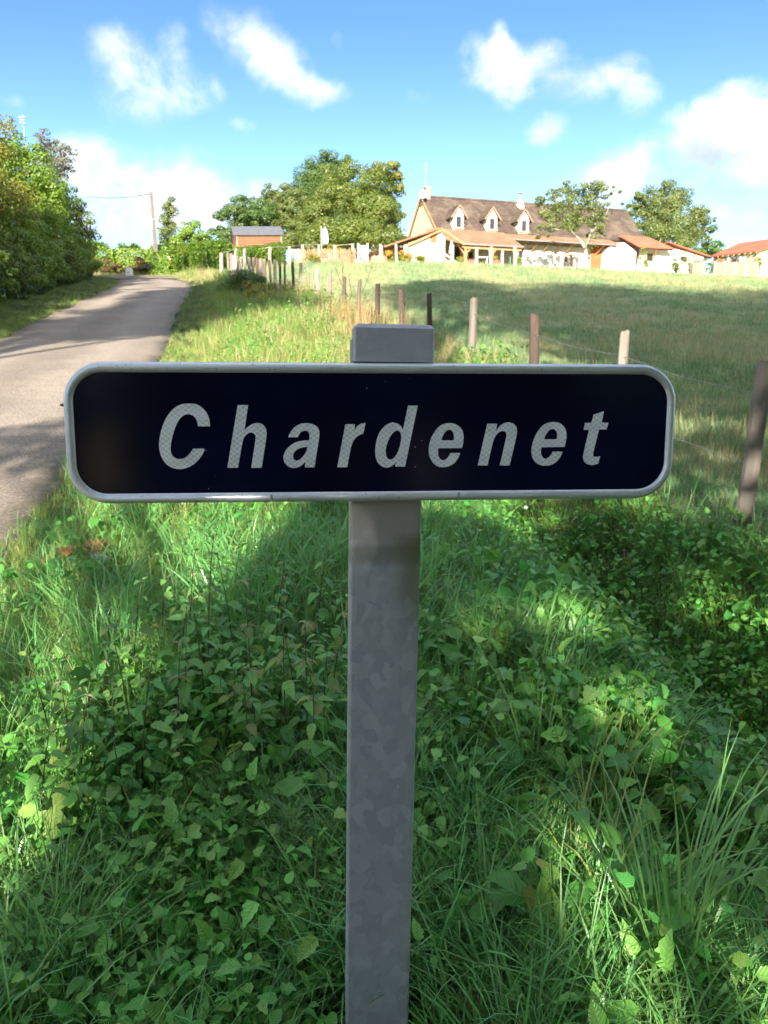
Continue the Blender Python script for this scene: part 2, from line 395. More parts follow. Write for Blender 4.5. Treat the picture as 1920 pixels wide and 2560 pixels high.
spk = mathn(nt, 'MULTIPLY', ramp01(nt, vor.outputs['Distance'], .05, .09, 1.0, 0.0), ramp01(nt, n4.outputs[0], .56, .62))
bc = mixc(nt, ramp01(nt, n1.outputs[0], .35, .65), (.0015,.0032,.0150), (.0028,.0055,.0250))
nt.links.new(mixc(nt, mathn(nt, 'MULTIPLY', spk, .6), bc, (.5,.5,.5)), b.inputs['Base Color'])
b.inputs['Roughness'].default_value = .12; b.inputs['Specular IOR Level'].default_value = .12
mp = nd(nt, 'ShaderNodeMapping'); mp.inputs['Scale'].default_value = (3, 1, 60); nt.links.new(t.outputs['Object'], mp.inputs[0]); n2 = noise(nt, mp.outputs[0], 4, 3, .6)
bump(nt, b, n2.outputs[0], .05, .0002)
lm, nt, b, out = newmat('white_retroreflective_film')
t = nd(nt, 'ShaderNodeTexCoord'); sp = nd(nt, 'ShaderNodeSeparateXYZ'); nt.links.new(t.outputs['Object'], sp.inputs[0])
u = mathn(nt, 'MULTIPLY', sp.outputs[0], 1/.0107); w = mathn(nt, 'MULTIPLY', sp.outputs[2], 1/.0082)
def tri(x): return mathn(nt, 'ABSOLUTE', mathn(nt, 'SUBTRACT', mathn(nt, 'FRACT', x), .5))
l1 = tri(mathn(nt, 'ADD', u, w)); l2 = tri(mathn(nt, 'SUBTRACT', u, w))
lines = ramp01(nt, mathn(nt, 'MAXIMUM', l1, l2), .40, .45)
n1 = noise(nt, t.outputs['Object'], 28, 3, .6)
cell = mixc(nt, ramp01(nt, n1.outputs[0], .35, .65), (.56,.59,.66), (.70,.73,.79))
nt.links.new(mixc(nt, lines, cell, (.90,.93,.97)), b.inputs['Base Color']); b.inputs['Roughness'].default_value = .35; b.inputs['Metallic'].default_value = .1

zm, nt, b, out = newmat('galvanised_steel')
t = nd(nt, 'ShaderNodeTexCoord'); nzz = noise(nt, t.outputs['Object'], 26, 4, .6)
mpv = nd(nt, 'ShaderNodeVectorMath', operation='MULTIPLY_ADD'); nt.links.new(nzz.outputs[1], mpv.inputs[0]); mpv.inputs[1].default_value = (.022,.022,.022); nt.links.new(t.outputs['Object'], mpv.inputs[2])
mpz = nd(nt, 'ShaderNodeMapping'); mpz.inputs['Scale'].default_value = (1, 1, .75); nt.links.new(mpv.outputs[0], mpz.inputs[0])
vor = nd(nt, 'ShaderNodeTexVoronoi'); vor.inputs['Scale'].default_value = 52; nt.links.new(mpz.outputs[0], vor.inputs['Vector'])
vs_ = nd(nt, 'ShaderNodeSeparateColor'); nt.links.new(vor.outputs['Color'], vs_.inputs[0])
vor2 = nd(nt, 'ShaderNodeTexVoronoi'); vor2.inputs['Scale'].default_value = 85; nt.links.new(mpz.outputs[0], vor2.inputs['Vector'])
vs2 = nd(nt, 'ShaderNodeSeparateColor'); nt.links.new(vor2.outputs['Color'], vs2.inputs[0])
c = mixc(nt, mathn(nt, 'POWER', vs_.outputs[0], 1.6), (.30,.33,.37), (.40,.43,.47))
c = mixc(nt, mathn(nt, 'MULTIPLY', ramp01(nt, vs2.outputs[0], .80, .82), .35), c, (.40,.43,.48))
nb = noise(nt, t.outputs['Object'], 5, 5, .65); nfine = noise(nt, t.outputs['Object'], 90, 4, .7)
sz = nd(nt, 'ShaderNodeSeparateXYZ'); nt.links.new(t.outputs['Object'], sz.inputs[0])
# brown grime high on the post, green algae streak at the right under the plate, speckles
hi = mathn(nt, 'MULTIPLY', ramp01(nt, mathn(nt, 'MULTIPLY_ADD', nb.outputs[0], .10, sz.outputs[2]), -.275, -.20), .75)
c = mixc(nt, hi, c, (.30,.27,.235))
gx = mathn(nt, 'MULTIPLY', ramp01(nt, sz.outputs[0], .0, .05), ramp01(nt, sz.outputs[2], -.62, -.30))
gy = mathn(nt, 'MULTIPLY', gx, ramp01(nt, sz.outputs[2], -.285, -.262, 1.0, 0.0))
c = mixc(nt, mathn(nt, 'MULTIPLY', gy, ramp01(nt, nb.outputs[0], .35, .6, .2, .75)), c, (.115,.125,.045))
bandz = mathn(nt, 'MULTIPLY', ramp01(nt, sz.outputs[2], -.335, -.315), ramp01(nt, sz.outputs[2], -.30, -.285, 1.0, 0.0))
c = mixc(nt, mathn(nt, 'MULTIPLY', bandz, .5), c, (.09,.095,.04))
c = mixc(nt, mathn(nt, 'MULTIPLY', ramp01(nt, nfine.outputs[0], .68, .74), .6), c, (.06,.05,.04))
nt.links.new(c, b.inputs['Base Color']); b.inputs['Metallic'].default_value = .15
nt.links.new(mathn(nt, 'MULTIPLY_ADD', vs_.outputs[1], .16, .36), b.inputs['Roughness'])
bump(nt, b, mathn(nt, 'ADD', vs_.outputs[0], nfine.outputs[0]), .06, .002)
capm = simple('grey_plastic_cap', (.40,.42,.47), (.32,.34,.39), 7, .42, 0.25, .45, 45, .006)
boltm = simple('zinc_bolt', (.35,.35,.36), (.2,.2,.2), 30, .4, .7)

sign = empty('road_sign', (0,0,0), 'navy place-name sign reading Chardenet with silver rim on a galvanised steel post', 'road sign')
postz0 = -1.62
pt = P(971, 905, 1.262); pb = P(943.5, 2560, 1.262)
axisv = (pt-pb).normalized()
px_ = SM @ Vector((1,0,0)); px_.z = 0; px_.normalize(); px_ = (px_-axisv*px_.dot(axisv)).normalized(); py_ = axisv.cross(px_).normalized()   # py_ points away from the viewer
top = pt+axisv*.035; bot = pb+axisv*((postz0-pb.z)/axisv.z)
m = MB()
prof = rrect(.1225, .060, .0065, 5)
def ring(c, prof, s=1.0): return [c+px_*(x*s)+py_*(y*s+.030) for x, y in prof]
n = len(prof)
m.add(ring(top, prof)+ring(bot, prof), [(i, (i+1) % n, (i+1) % n+n, i+n) for i in range(n)]+[tuple(range(n))])
# move so object space origin is at the world origin (materials use it)
post = m.build('post', zm, sign, smooth=False)
m = MB()
cb = P(984, 905, 1.262); ct = cb+axisv*.0605
pf = rrect(.1335, .074, .005, 6)
def cring(c, dx, s): return [c+px_*(x-(.0 if x < 0 else 0)+ (-s if x > 0 else s))+py_*(y+.030+(-s if y > 0 else s)) for x, y in pf]
R0 = cring(cb, 0, 0); R1 = cring(ct-axisv*.0065, 0, .0004); R2 = cring(ct-axisv*.001, 0, .0055); R3 = cring(ct, 0, .009)
n = len(pf); vsx = R0+R1+R2+R3; fs = []
for k in range(3): fs += [(k*n+i, k*n+(i+1) % n, (k+1)*n+(i+1) % n, (k+1)*n+i) for i in range(n)]
fs.append(tuple(range(3*n, 4*n)))
m.add(vsx, fs)
m.build('post_cap', capm, post, smooth=False)
# panel with folded rim
m = MB(); pts = rrect(SW-.030, SH-.030, .052, 12)
m.prism([sw(a, b_, -.0010) for a, b_ in pts], SN*-.003)
panel = m.build('panel', pm, sign)
loops = [(-.0165, .0000), (-.0165, .0022), (-.0065, .0030), (-.0035, .0022), (-.0012, -.0015), (0, -.0075), (0, -.026), (-.004, -.030), (-.015, -.030)]
m = MB(); vsx = []; N = None
for offv, dep in loops:
    rp = rrect(SW+2*offv, SH+2*offv, max(.064+offv, .01), 14); N = len(rp)
    vsx += [sw(a, b_, dep) for a, b_ in rp]
fs = []
for k in range(len(loops)-1): fs += [(k*N+i, k*N+(i+1) % N, (k+1)*N+(i+1) % N, (k+1)*N+i) for i in range(N)]
m.add(vsx, fs)
fr = m.build('frame', fm, panel, smooth=True, fix=True)
# rear brackets and clamp bolts
m = MB()
for dz in (.06, -.06):
    m.bar(sw(-.30, dz, -.020), sw(.30, dz, -.020), .03, .012, up=SN)
m.build('bracket', boltm, panel)
m = MB(); c0 = sw(-.503, .045, -.012); m.tube([c0, c0-SX*.004], [.003, .002], 8); m.build('rivet', boltm, panel, smooth=True)

for q_ in ((1146, 1240), (679, 1246)):
    a_, b2 = sloc(*q_); m = MB(); m.box((0,0,0), (.0035,.0012,.011)); m.v = [tuple(sw(a_+v[0], b2+v[2]+.001, .0031+v[1])) for v in m.v]; m.build('rim_joint', zm, panel)
# letters, each its own plate of film, outline as on the sign
GL = {
'C1': ((380,980,5.53), [[(800,475),(635,475),(630,420),(605,360),(560,320),(500,303),(440,320),(390,360),(345,430),(305,530),(275,640),(255,750),(258,830),(280,880),(320,915),(375,930),(430,922),(480,895),(530,845),(568,783),(727,783),(715,830),(680,890),(620,965),(550,1020),(470,1055),(400,1067),(330,1062),(260,1040),(190,990),(140,920),(110,840),(97,760),(100,670),(120,560),(150,460),(190,370),(240,290),(300,225),(370,180),(440,163),(520,158),(600,165),(670,195),(730,250),(775,320),(795,390)]]),
'h': ((380,980,5.53), [[(1185,180),(1330,180),(1278,530),(1330,478),(1390,440),(1450,425),(1510,435),(1560,475),(1585,540),(1583,620),(1515,1047),(1372,1047),(1435,640),(1430,600),(1405,568),(1360,557),(1310,580),(1270,630),(1250,690),(1188,1047),(1042,1047)]]),
'a': ((680,980,5.53), [[(222,625),(360,625),(372,590),(400,550),(450,532),(500,545),(520,590),(515,665),(440,670),(350,685),(270,725),(200,790),(163,860),(155,920),(175,980),(220,1030),(280,1052),(340,1047),(400,1025),(440,985),(462,965),(455,1042),(587,1042),(650,640),(658,580),(650,520),(615,470),(550,438),(470,428),(390,438),(310,485),(250,560)],
      [(492,758),(420,765),(350,790),(305,835),(287,880),(300,930),(340,952),(390,935),(440,880),(475,820)]]),
'r': ((680,980,5.53), [[(1015,445),(1148,445),(1138,535),(1170,480),(1220,440),(1293,425),(1262,580),(1215,590),(1160,625),(1110,700),(1085,790),(1040,1040),(903,1040)]]),
'd': ((920,980,5.53), [[(555,188),(687,188),(512,1030),(377,1030),(385,975),(340,1020),(290,1042),(250,1047),(190,1030),(140,985),(108,920),(98,830),(105,730),(130,620),(175,530),(240,460),(310,425),(360,420),(420,440),(460,480),(485,518)],
      [(400,527),(345,560),(295,630),(260,720),(243,800),(248,870),(270,920),(310,937),(355,920),(400,860),(440,760),(460,660),(460,590),(440,545)]]),
'e': ((920,980,5.53), [[(1300,775),(972,778),(967,840),(975,890),(1000,930),(1040,945),(1085,930),(1120,885),(1140,843),(1275,843),(1250,910),(1200,980),(1130,1025),(1050,1042),(970,1035),(900,985),(855,910),(838,830),(845,740),(870,640),(920,550),(980,480),(1050,438),(1130,427),(1210,440),(1275,485),(1310,540),(1322,610),(1318,690)],
      [(1010,668),(1185,668),(1192,610),(1180,560),(1150,525),(1115,520),(1070,545),(1035,600)]]),
'n': ((1170,980,4.484), [[(217,355),(327,355),(312,440),(350,385),(400,350),(455,338),(510,352),(540,385),(550,430),(545,490),(465,823),(357,823),(430,510),(433,475),(420,445),(385,435),(345,450),(305,495),(280,550),(218,823),(110,823)]]),
'e2': ((1170,980,4.484), [[(1083,615),(822,620),(815,665),(820,705),(840,738),(870,750),(905,735),(935,700),(950,668),(1060,668),(1035,730),(990,785),(930,820),(860,828),(800,818),(745,780),(718,725),(710,660),(722,580),(750,500),(795,420),(850,365),(910,340),(970,335),(1030,348),(1075,385),(1100,435),(1105,500),(1095,560)],
      [(850,530),(993,530),(1003,490),(998,450),(975,420),(945,412),(910,425),(880,460)]]),
't': ((1170,980,4.484), [[(1410,255),(1523,215),(1497,343),(1573,343),(1553,420),(1468,420),(1400,690),(1405,720),(1430,730),(1480,720),(1460,802),(1420,815),(1370,820),(1320,800),(1292,760),(1290,710),(1358,425),(1297,425),(1315,345),(1385,345)]]),
}
def chaikin(pts):
    out = []; n = len(pts)
    for i in range(n):
        p0, p, p1 = [Vector(q) for q in (pts[i-1], pts[i], pts[(i+1) % n])]
        a = (p-p0).angle(p1-p, 0)
        if a > .75 or min((p-p0).length, (p1-p).length) > 200: out.append(tuple(p))
        else: out += [tuple(p.lerp(p0, .25)), tuple(p.lerp(p1, .25))]
    return out
for key, ((ox, oy, s), polys) in GL.items():
    polys = [chaikin(pl) for pl in polys]
    P2 = [[sloc(ox+x/s, oy+y/s) for x, y in pl] for pl in polys]
    me = bpy.data.meshes.new('letter'); flat = [q for pl in P2 for q in pl]
    tris = tessellate_polygon([[Vector((a, b_, 0)) for a, b_ in pl] for pl in P2])
    vsx = [tuple(sw(a, b_, .0006)) for a, b_ in flat]
    fs = []
    for tr in tris:
        a, b_, c_ = [Vector(vsx[i]) for i in tr]
        fs.append(tuple(tr) if (b_-a).cross(c_-a).dot(SN) > 0 else tuple(reversed(tr)))
    # film edge thickness
    nb0 = len(vsx); vsx += [tuple(sw(a, b_, -.0012)) for a, b_ in flat]; k0 = 0
    for pl in P2:
        for i in range(len(pl)):
            i0, i1 = k0+i, k0+(i+1) % len(pl); fs.append((i0, i1, i1+nb0, i0+nb0))
        k0 += len(pl)
    me.from_pydata(vsx, [], fs); me.materials.append(lm)
    # object space aligned with the plate for the honeycomb print
    o = link('letter', me, panel)
    Mt = Matrix.Translation(SC) @ SM.to_4x4(); me.transform(Mt.inverted()); o.matrix_basis = Mt
# ------------------------------------------------------------------ foliage helpers
def unit(v): return v/np.maximum(np.linalg.norm(v, axis=-1, keepdims=True), 1e-9)
def rdir(n, g=rng): return unit(g.normal(size=(n, 3)))
def leaf_quads(Pn, Nn, size, g=rng, aspect=.55, fold=True):
    """kite-shaped leaves, two triangles each, centred on Pn and facing Nn"""
    n = len(Pn); size = np.broadcast_to(size, (n,))[:, None]*g.uniform(.6, 1.3, (n, 1))
    Nn = unit(Nn); T = unit(np.cross(Nn, rdir(n, g))); B = np.cross(Nn, T)
    a = Pn-T*size*.5; c = Pn+T*size*.5; m = Pn-T*size*.05-Nn*size*.10
    V = np.stack([a, m+B*size*aspect*.5, c, m-B*size*aspect*.5], 1).reshape(-1, 3)
    return V, np.arange(n*4).reshape(n, 4)
def crown_points(ells, nclump, nleaf, g=rng, cr=.30, inner=.12, low=-.75):
    """leaf positions gathered in clumps over the outside of ellipsoids; returns points, facing, clump id"""
    Ps, Ns, Ci = [], [], []
    vol = np.array([e[3]*e[4]+e[3]*e[5]+e[4]*e[5] for e in ells]); vol = vol/vol.sum(); cid = 0; centers = []
    for e, w in zip(ells, vol):
        c = np.array(e[:3]); r = np.array(e[3:6]); k = max(3, int(nclump*w))
        dv = rdir(k*3, g); dv = dv[dv[:, 2] > low][:k]; k = len(dv)
        cc = c+dv*r*g.uniform(.62, 1.0, (k, 1)); rm = r.mean()
        crad = rm*cr*g.uniform(.55, 1.35, (k, 1))
        per = max(8, int(nleaf*w/k))
        for j in range(k):
            nn = int(per*float(crad[j]/(rm*cr))**2)+6
            dd = rdir(nn, g); rr = g.uniform(.35, 1.0, (nn, 1))**.5
            pp = cc[j]+dd*crad[j]*rr*np.array([1.15, 1.15, .72])
            Ps.append(pp); Ns.append(unit(dd*.75+dv[j]*.35+g.normal(size=(nn, 3))*.32+np.array([0, 0, .25]))); Ci.append(np.full(nn, cid)); cid += 1
            centers.append(cc[j])
        ni = int(nleaf*w*inner); dd = rdir(ni, g)
        Ps.append(c+dd*r*g.uniform(.2, .8, (ni, 1))); Ns.append(rdir(ni, g)); Ci.append(np.full(ni, cid)); cid += 1
    return np.concatenate(Ps), np.concatenate(Ns), np.concatenate(Ci), np.array(centers)
def crown(name, ells, nclump, nleaf, size, mat, parent, g=rng, cr=.30, aspect=.6, inner=.12, low=-.75, zmin=None, fmask=None):
    Pn, Nn, Ci, cen = crown_points(ells, nclump, nleaf, g, cr, inner, low)
    if zmin is not None: k = Pn[:, 2] > zmin; Pn, Nn, Ci = Pn[k], Nn[k], Ci[k]
    if fmask is not None: k = fmask(Pn); Pn, Nn, Ci = Pn[k], Nn[k], Ci[k]
    V, F = leaf_quads(Pn, Nn, size, g, aspect)
    rc = g.random(Ci.max()+1)[Ci]; rl = g.random(len(Pn))
    at = np.repeat(np.stack([np.ones(len(Pn)), rl, np.clip(rc*.80+rl*.20, 0, 1)], -1), 4, 0)
    off = np.array(parent.location) if parent else np.zeros(3)
    me = npmesh(name, V-off, F, [mat], False, at)
    return link(name, me, parent), cen
def trunk_mesh(base, top, r0, cen, nl, g, wob=.03):
    m = MB(); base, top = Vector(base), Vector(top); H = (top-base).length; pts = []; rad = []
    for i in range(8):
        t = i/7; p = base.lerp(top, t); p += Vector((g.normal()*wob*H*.25, g.normal()*wob*H*.25, 0)) if i else Vector((0, 0, -.3))
        pts.append(p); rad.append(r0*(1.35 if i == 0 else 1)*(1-.78*t))
    m.tube(pts, rad, 8)
    if len(cen):
        for j in g.choice(len(cen), min(nl, len(cen)), replace=False):
            q = Vector(cen[j]); i = int(g.integers(2, 7)); p = pts[i]
            if q.z < p.z+.1: i = 2; p = pts[2]
            mid = p.lerp(q, .5)+Vector((0, 0, -.06*(q-p).length)); r = rad[i]*.5
            m.tube([p, mid, q], [r, r*.6, r*.15], 5)
    return m
def tree(label, base, top_z, ells, nclump, nleaf, size, mat, bark, r0, cat='tree', name='tree', group=None, seed=1, cr=.30, aspect=.6, nl=14, inner=.12, low=-.75, fmask=None):
    g = np.random.default_rng(seed)
    root = empty(name, base, label, cat, group)
    c, cen = crown('crown', ells, nclump, nleaf, size, mat, root, g, cr, aspect, inner, low, zmin=base[2]+.05, fmask=fmask)
    trunk_mesh(base, (base[0]*.5+ells[0][0]*.5, base[1]*.5+ells[0][1]*.5, top_z), r0, cen, nl, g).build('trunk', bark, root, smooth=True)
    return root
def E(px, py, Y, rx, rz, ry=None):
    """ellipsoid whose centre and radii are given in photo pixels at distance Y"""
    p = P(px, py, Y); k = Y*.99/FP
    return (p.x, p.y, p.z, rx*k, (ry if ry else rx)*k, rz*k)

bark = simple('grey_brown_bark', (.16,.125,.09), (.08,.065,.05), 6, .9, bmp=.6, bscale=20, bdist=.03)
palebark = simple('pale_bark', (.42,.38,.30), (.24,.21,.16), 5, .9, bmp=.5, bscale=14, bdist=.03)
L_oak = leafmat('oak_leaves', (.095,.150,.024), (.175,.220,.036), (.190,.205,.036))
L_oakd = leafmat('dark_leaves', (0.072,0.138,0.032), (0.145,0.210,0.046), (0.102,0.174,0.043))
L_olive = leafmat('olive_leaves', (0.096,0.147,0.036), (0.181,0.221,0.056), (0.215,0.226,0.068))
L_hedge = leafmat('laurel_leaves', (0.112,0.237,0.025), (0.213,0.325,0.044), (0.250,0.312,0.037), rough=.35)
L_haz = leafmat('hazel_leaves', (0.131,0.239,0.026), (0.268,0.377,0.043), (0.181,0.275,0.032))
L_hazy = leafmat('turning_leaves', (0.217,0.246,0.035), (0.377,0.326,0.058), (0.275,0.246,0.051))
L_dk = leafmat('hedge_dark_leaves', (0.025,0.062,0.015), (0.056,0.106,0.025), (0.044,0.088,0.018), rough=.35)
L_rust = leafmat('rusty_leaves', (.150,.080,.030), (.220,.130,.045), (.11,.09,.03), rough=.7)
L_grey = leafmat('greyish_leaves', (.15,.14,.10), (.24,.22,.15), (.19,.18,.12), rough=.7)

# ------------------------------------------------------------------ trees and shrubs behind the farm
tree('broad round oak, tallest green crown left of the farmhouse roof', P(890,640,106), 22, [E(885,495,106,88,92), E(835,540,103,80,80), E(925,550,104,72,78), E(880,592,100,125,42), E(955,495,108,42,75), E(960,575,108,42,55), E(815,600,100,60,40)], 320, 70000, .27, L_oak, bark, .5, name='oak_tree', seed=11, cr=.24)
tree('dark spiky tree rising behind the round oak', P(810,640,118), 26, [E(815,440,118,55,60), E(790,480,118,60,70), E(770,530,116,60,70), E(850,420,118,32,40)], 150, 30000, .26, L_oakd, bark, .45, name='dark_tree', seed=12, cr=.24)
tree('green tree with a pointed top above the brown shed roof', P(690,640,108), 20, [E(695,505,108,40,50), E(735,530,106,46,62), E(665,545,108,42,55), E(715,590,104,70,40), E(760,600,103,50,35)], 150, 32000, .26, L_olive, bark, .4, name='green_tree', seed=13, cr=.26)
tree('low dark tree standing left behind the brown shed', P(590,650,100), 16, [E(588,560,100,44,50), E(625,543,102,50,56), E(658,550,104,42,58), E(556,598,98,36,42), E(600,610,99,60,40)], 130, 26000, .25, L_oakd, bark, .35, name='low_tree', seed=14, cr=.28)
tree('yellowish tree between the white barn and the oak', P(985,640,112), 17, [E(985,470,112,22,55), E(965,435,112,38,32), E(990,550,112,18,50)], 50, 4200, .34, L_hazy, bark, .35, name='yellowish_tree', seed=15, cr=.3)
tree('large green tree behind the right end of the farmhouse', P(1665,660,122), 22, [E(1655,500,122,60,42), E(1690,560,120,72,50), E(1620,540,122,60,55), E(1735,590,120,45,40), E(1600,600,118,60,40), E(1665,600,116,85,40), E(1590,505,122,32,26), E(1760,548,122,26,22)], 230, 36000, .29, L_olive, bark, .5, name='spreading_tree', seed=16, cr=.25)
tree('slim poplar standing behind the utility pole', P(424,700,86), 17, [E(424,515,86,13,24), E(424,550,86,17,40), E(427,600,86,18,44), E(404,595,84,11,34), E(402,625,84,12,24)], 70, 5200, .20, L_olive, bark, .16, name='poplar_tree', seed=17, cr=.42)
tree('bushy green shrub right of the utility pole', P(480,690,74), 11.5, [E(480,590,74,34,40), E(455,620,74,32,32), E(505,610,74,28,32)], 70, 6000, .20, L_haz, bark, .12, cat='shrub', name='shrub', seed=18, cr=.3)
tree('reddish shrub in front of the bushy shrub by the lane', P(500,690,71), 10.3, [E(500,632,71,30,26), E(470,640,71,25,18)], 30, 2600, .16, L_rust, bark, .08, cat='shrub', name='shrub', seed=19, cr=.3)
# wooded rise far off
g = np.random.default_rng(5); wroot = empty('distant_trees', (100, 250, 15), 'row of distant dark trees between the barn and the farmhouse', 'trees')
crown('crown', [E(1790,628,250,45,20), E(1840,640,250,50,20), E(1745,640,250,30,18), E(1880,640,250,50,22)], 90, 7000, .8, L_oakd, wroot, g, .3)

# tree in front of the farmhouse: sparse leaves, pale forked trunk
tb = hit(1466, 668, 40, 79)
kk = tb.y
g = np.random.default_rng(21)
root = empty('leafy_garden_tree', tb, 'sparse half-bare tree with pale trunk in front of the farmhouse', 'tree')
m = MB()
def PT(px, py, dy=0): return P(px, py, kk+dy)
m.tube([tb+Vector((0,0,-.3)), PT(1466,650), PT(1463,620), PT(1450,600)], [.26,.21,.18,.15], 8)
for path, r in (([(1452,602),(1430,580),(1415,562),(1405,535),(1390,500)], .13), ([(1463,620),(1478,580),(1482,540),(1490,500),(1500,470)], .11),
                ([(1415,562),(1380,545),(1355,520)], .07), ([(1478,580),(1510,550),(1525,510)], .07), ([(1405,535),(1430,500),(1440,465)], .06), ([(1482,540),(1460,510),(1455,480)], .06), ([(1430,580),(1385,572),(1360,580)], .06)):
    pp = [PT(a, b_, g.normal()*.5) for a, b_ in path]; m.tube(pp, [r*(1-.75*i/(len(pp)-1)) for i in range(len(pp))], 6)
m.build('trunk', palebark, root, smooth=True)
crown('crown', [E(1440,540,kk,75,50,55), E(1425,510,kk,70,42,60), E(1480,495,kk,48,40), E(1370,520,kk,36,40), E(1500,560,kk,34,42), E(1480,600,kk,30,28), E(1400,560,kk,55,28), E(1530,480,kk,20,18), E(1350,580,kk,22,24), E(1450,470,kk,50,20)], 190, 10500, .20, L_olive, root, g, .18, .6, .15)

# ------------------------------------------------------------------ row of bushes and trees along the left of the lane
def hedge_row():
    words_ = ['nearest the viewer','second from the viewer','third from the viewer','fourth from the viewer','fifth from the viewer','sixth from the viewer','seventh from the viewer','eighth from the viewer','ninth from the viewer','second from the far end','at the far end']
    for i in range(11):
        Y = 15+3.3*i; H = 3.9-.09*i; g = np.random.default_rng(40+i); x0 = float(road_r(Y))-4.1-2.9; gnd = gpt(x0, Y); w = 1.75
        ells = [(x0-.3, Y, gnd.z+H*.45, w, w*1.1, H*.45), (x0-.2, Y-.6, gnd.z+H*.75, w*.8, w*.8, H*.26), (x0+.5, Y, gnd.z+H*.30, w*.75, w*.95, H*.30)]
        tree(f'green bush in the lower front line of the roadside row, {words_[i]}', gnd, gnd.z+H*.8, ells, 110, 10000 if i > 1 else 4000, .115, [L_haz, L_oak, L_haz][i % 3], bark, .08, name='roadside_bush', cat='bush', seed=50+i, cr=.22, nl=10, inner=.25, low=-1)
    for i, (Y, H, dx, mat, lab, nl) in enumerate([(15,6.5,-4.9,L_haz,'leafy tree of the back line, outside the left edge',5000),(23.6,7.9,-4.5,L_haz,'bright green tree of the back line at the left edge of the photo',17000),(27.5,6.6,-5.0,L_hazy,'yellowing tree behind the bright green tree at the left edge',12000),
            (31.5,7.0,-4.2,L_hazy,'yellow and olive tree in the middle of the roadside row',17000),(38.5,6.9,-3.9,L_haz,'fresh green tree right of the yellow and olive tree',16000),(42.5,5.6,-4.0,L_haz,'small green tree near the far end of the roadside row',9000),(46.5,5.2,-3.2,L_oak,'olive green tree at the far end of the roadside row',9000)]):
        x0 = float(road_r(Y))-4.1+dx; gnd = gpt(x0, Y); w = 2.3 if i < 5 else 1.8
        ells = [(x0, Y, gnd.z+H*.55, w, w, H*.40), (x0+.5, Y-.4, gnd.z+H*.78, w*.7, w*.7, H*.22), (x0-.6, Y+.3, gnd.z+H*.72, w*.7, w*.7, H*.24), (x0+.9, Y-.2, gnd.z+H*.5, w*.7, w*.8, H*.3)]
        tree(lab, gnd, gnd.z+H*.8, ells, 150, nl, .125 if Y < 35 else .14, mat, bark, .12, name='roadside_tree', seed=450+i, cr=.22, nl=16, inner=.2, low=-1)
    # dark skirt of brambles in front
    words_ = ['nearest','second','third','fourth','fifth','sixth','seventh','eighth','ninth','tenth','eleventh','twelfth']
    yy = 19.0; j = 0
    while yy < 47 and j < 12:
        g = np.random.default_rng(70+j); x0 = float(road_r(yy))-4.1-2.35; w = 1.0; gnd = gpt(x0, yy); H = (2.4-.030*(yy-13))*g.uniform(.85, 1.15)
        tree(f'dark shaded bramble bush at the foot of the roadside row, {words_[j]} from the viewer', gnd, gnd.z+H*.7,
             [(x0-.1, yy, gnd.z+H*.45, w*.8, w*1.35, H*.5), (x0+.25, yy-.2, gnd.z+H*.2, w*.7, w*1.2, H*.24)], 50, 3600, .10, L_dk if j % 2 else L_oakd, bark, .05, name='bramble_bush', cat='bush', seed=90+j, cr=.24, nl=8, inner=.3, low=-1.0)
        yy += 2.4; j += 1
hedge_row()
# grey half-bare tree and the mast behind
g = np.random.default_rng(33)
tree('greyish half-bare tree showing behind the roadside row', P(120,640,44), 11.8, [E(150,385,44,36,34), E(112,348,44,30,20), E(160,430,44,26,36), E(110,430,44,40,50)], 70, 3300, .12, L_grey, bark, .1, name='bare_tree', seed=34, cr=.35, nl=40)

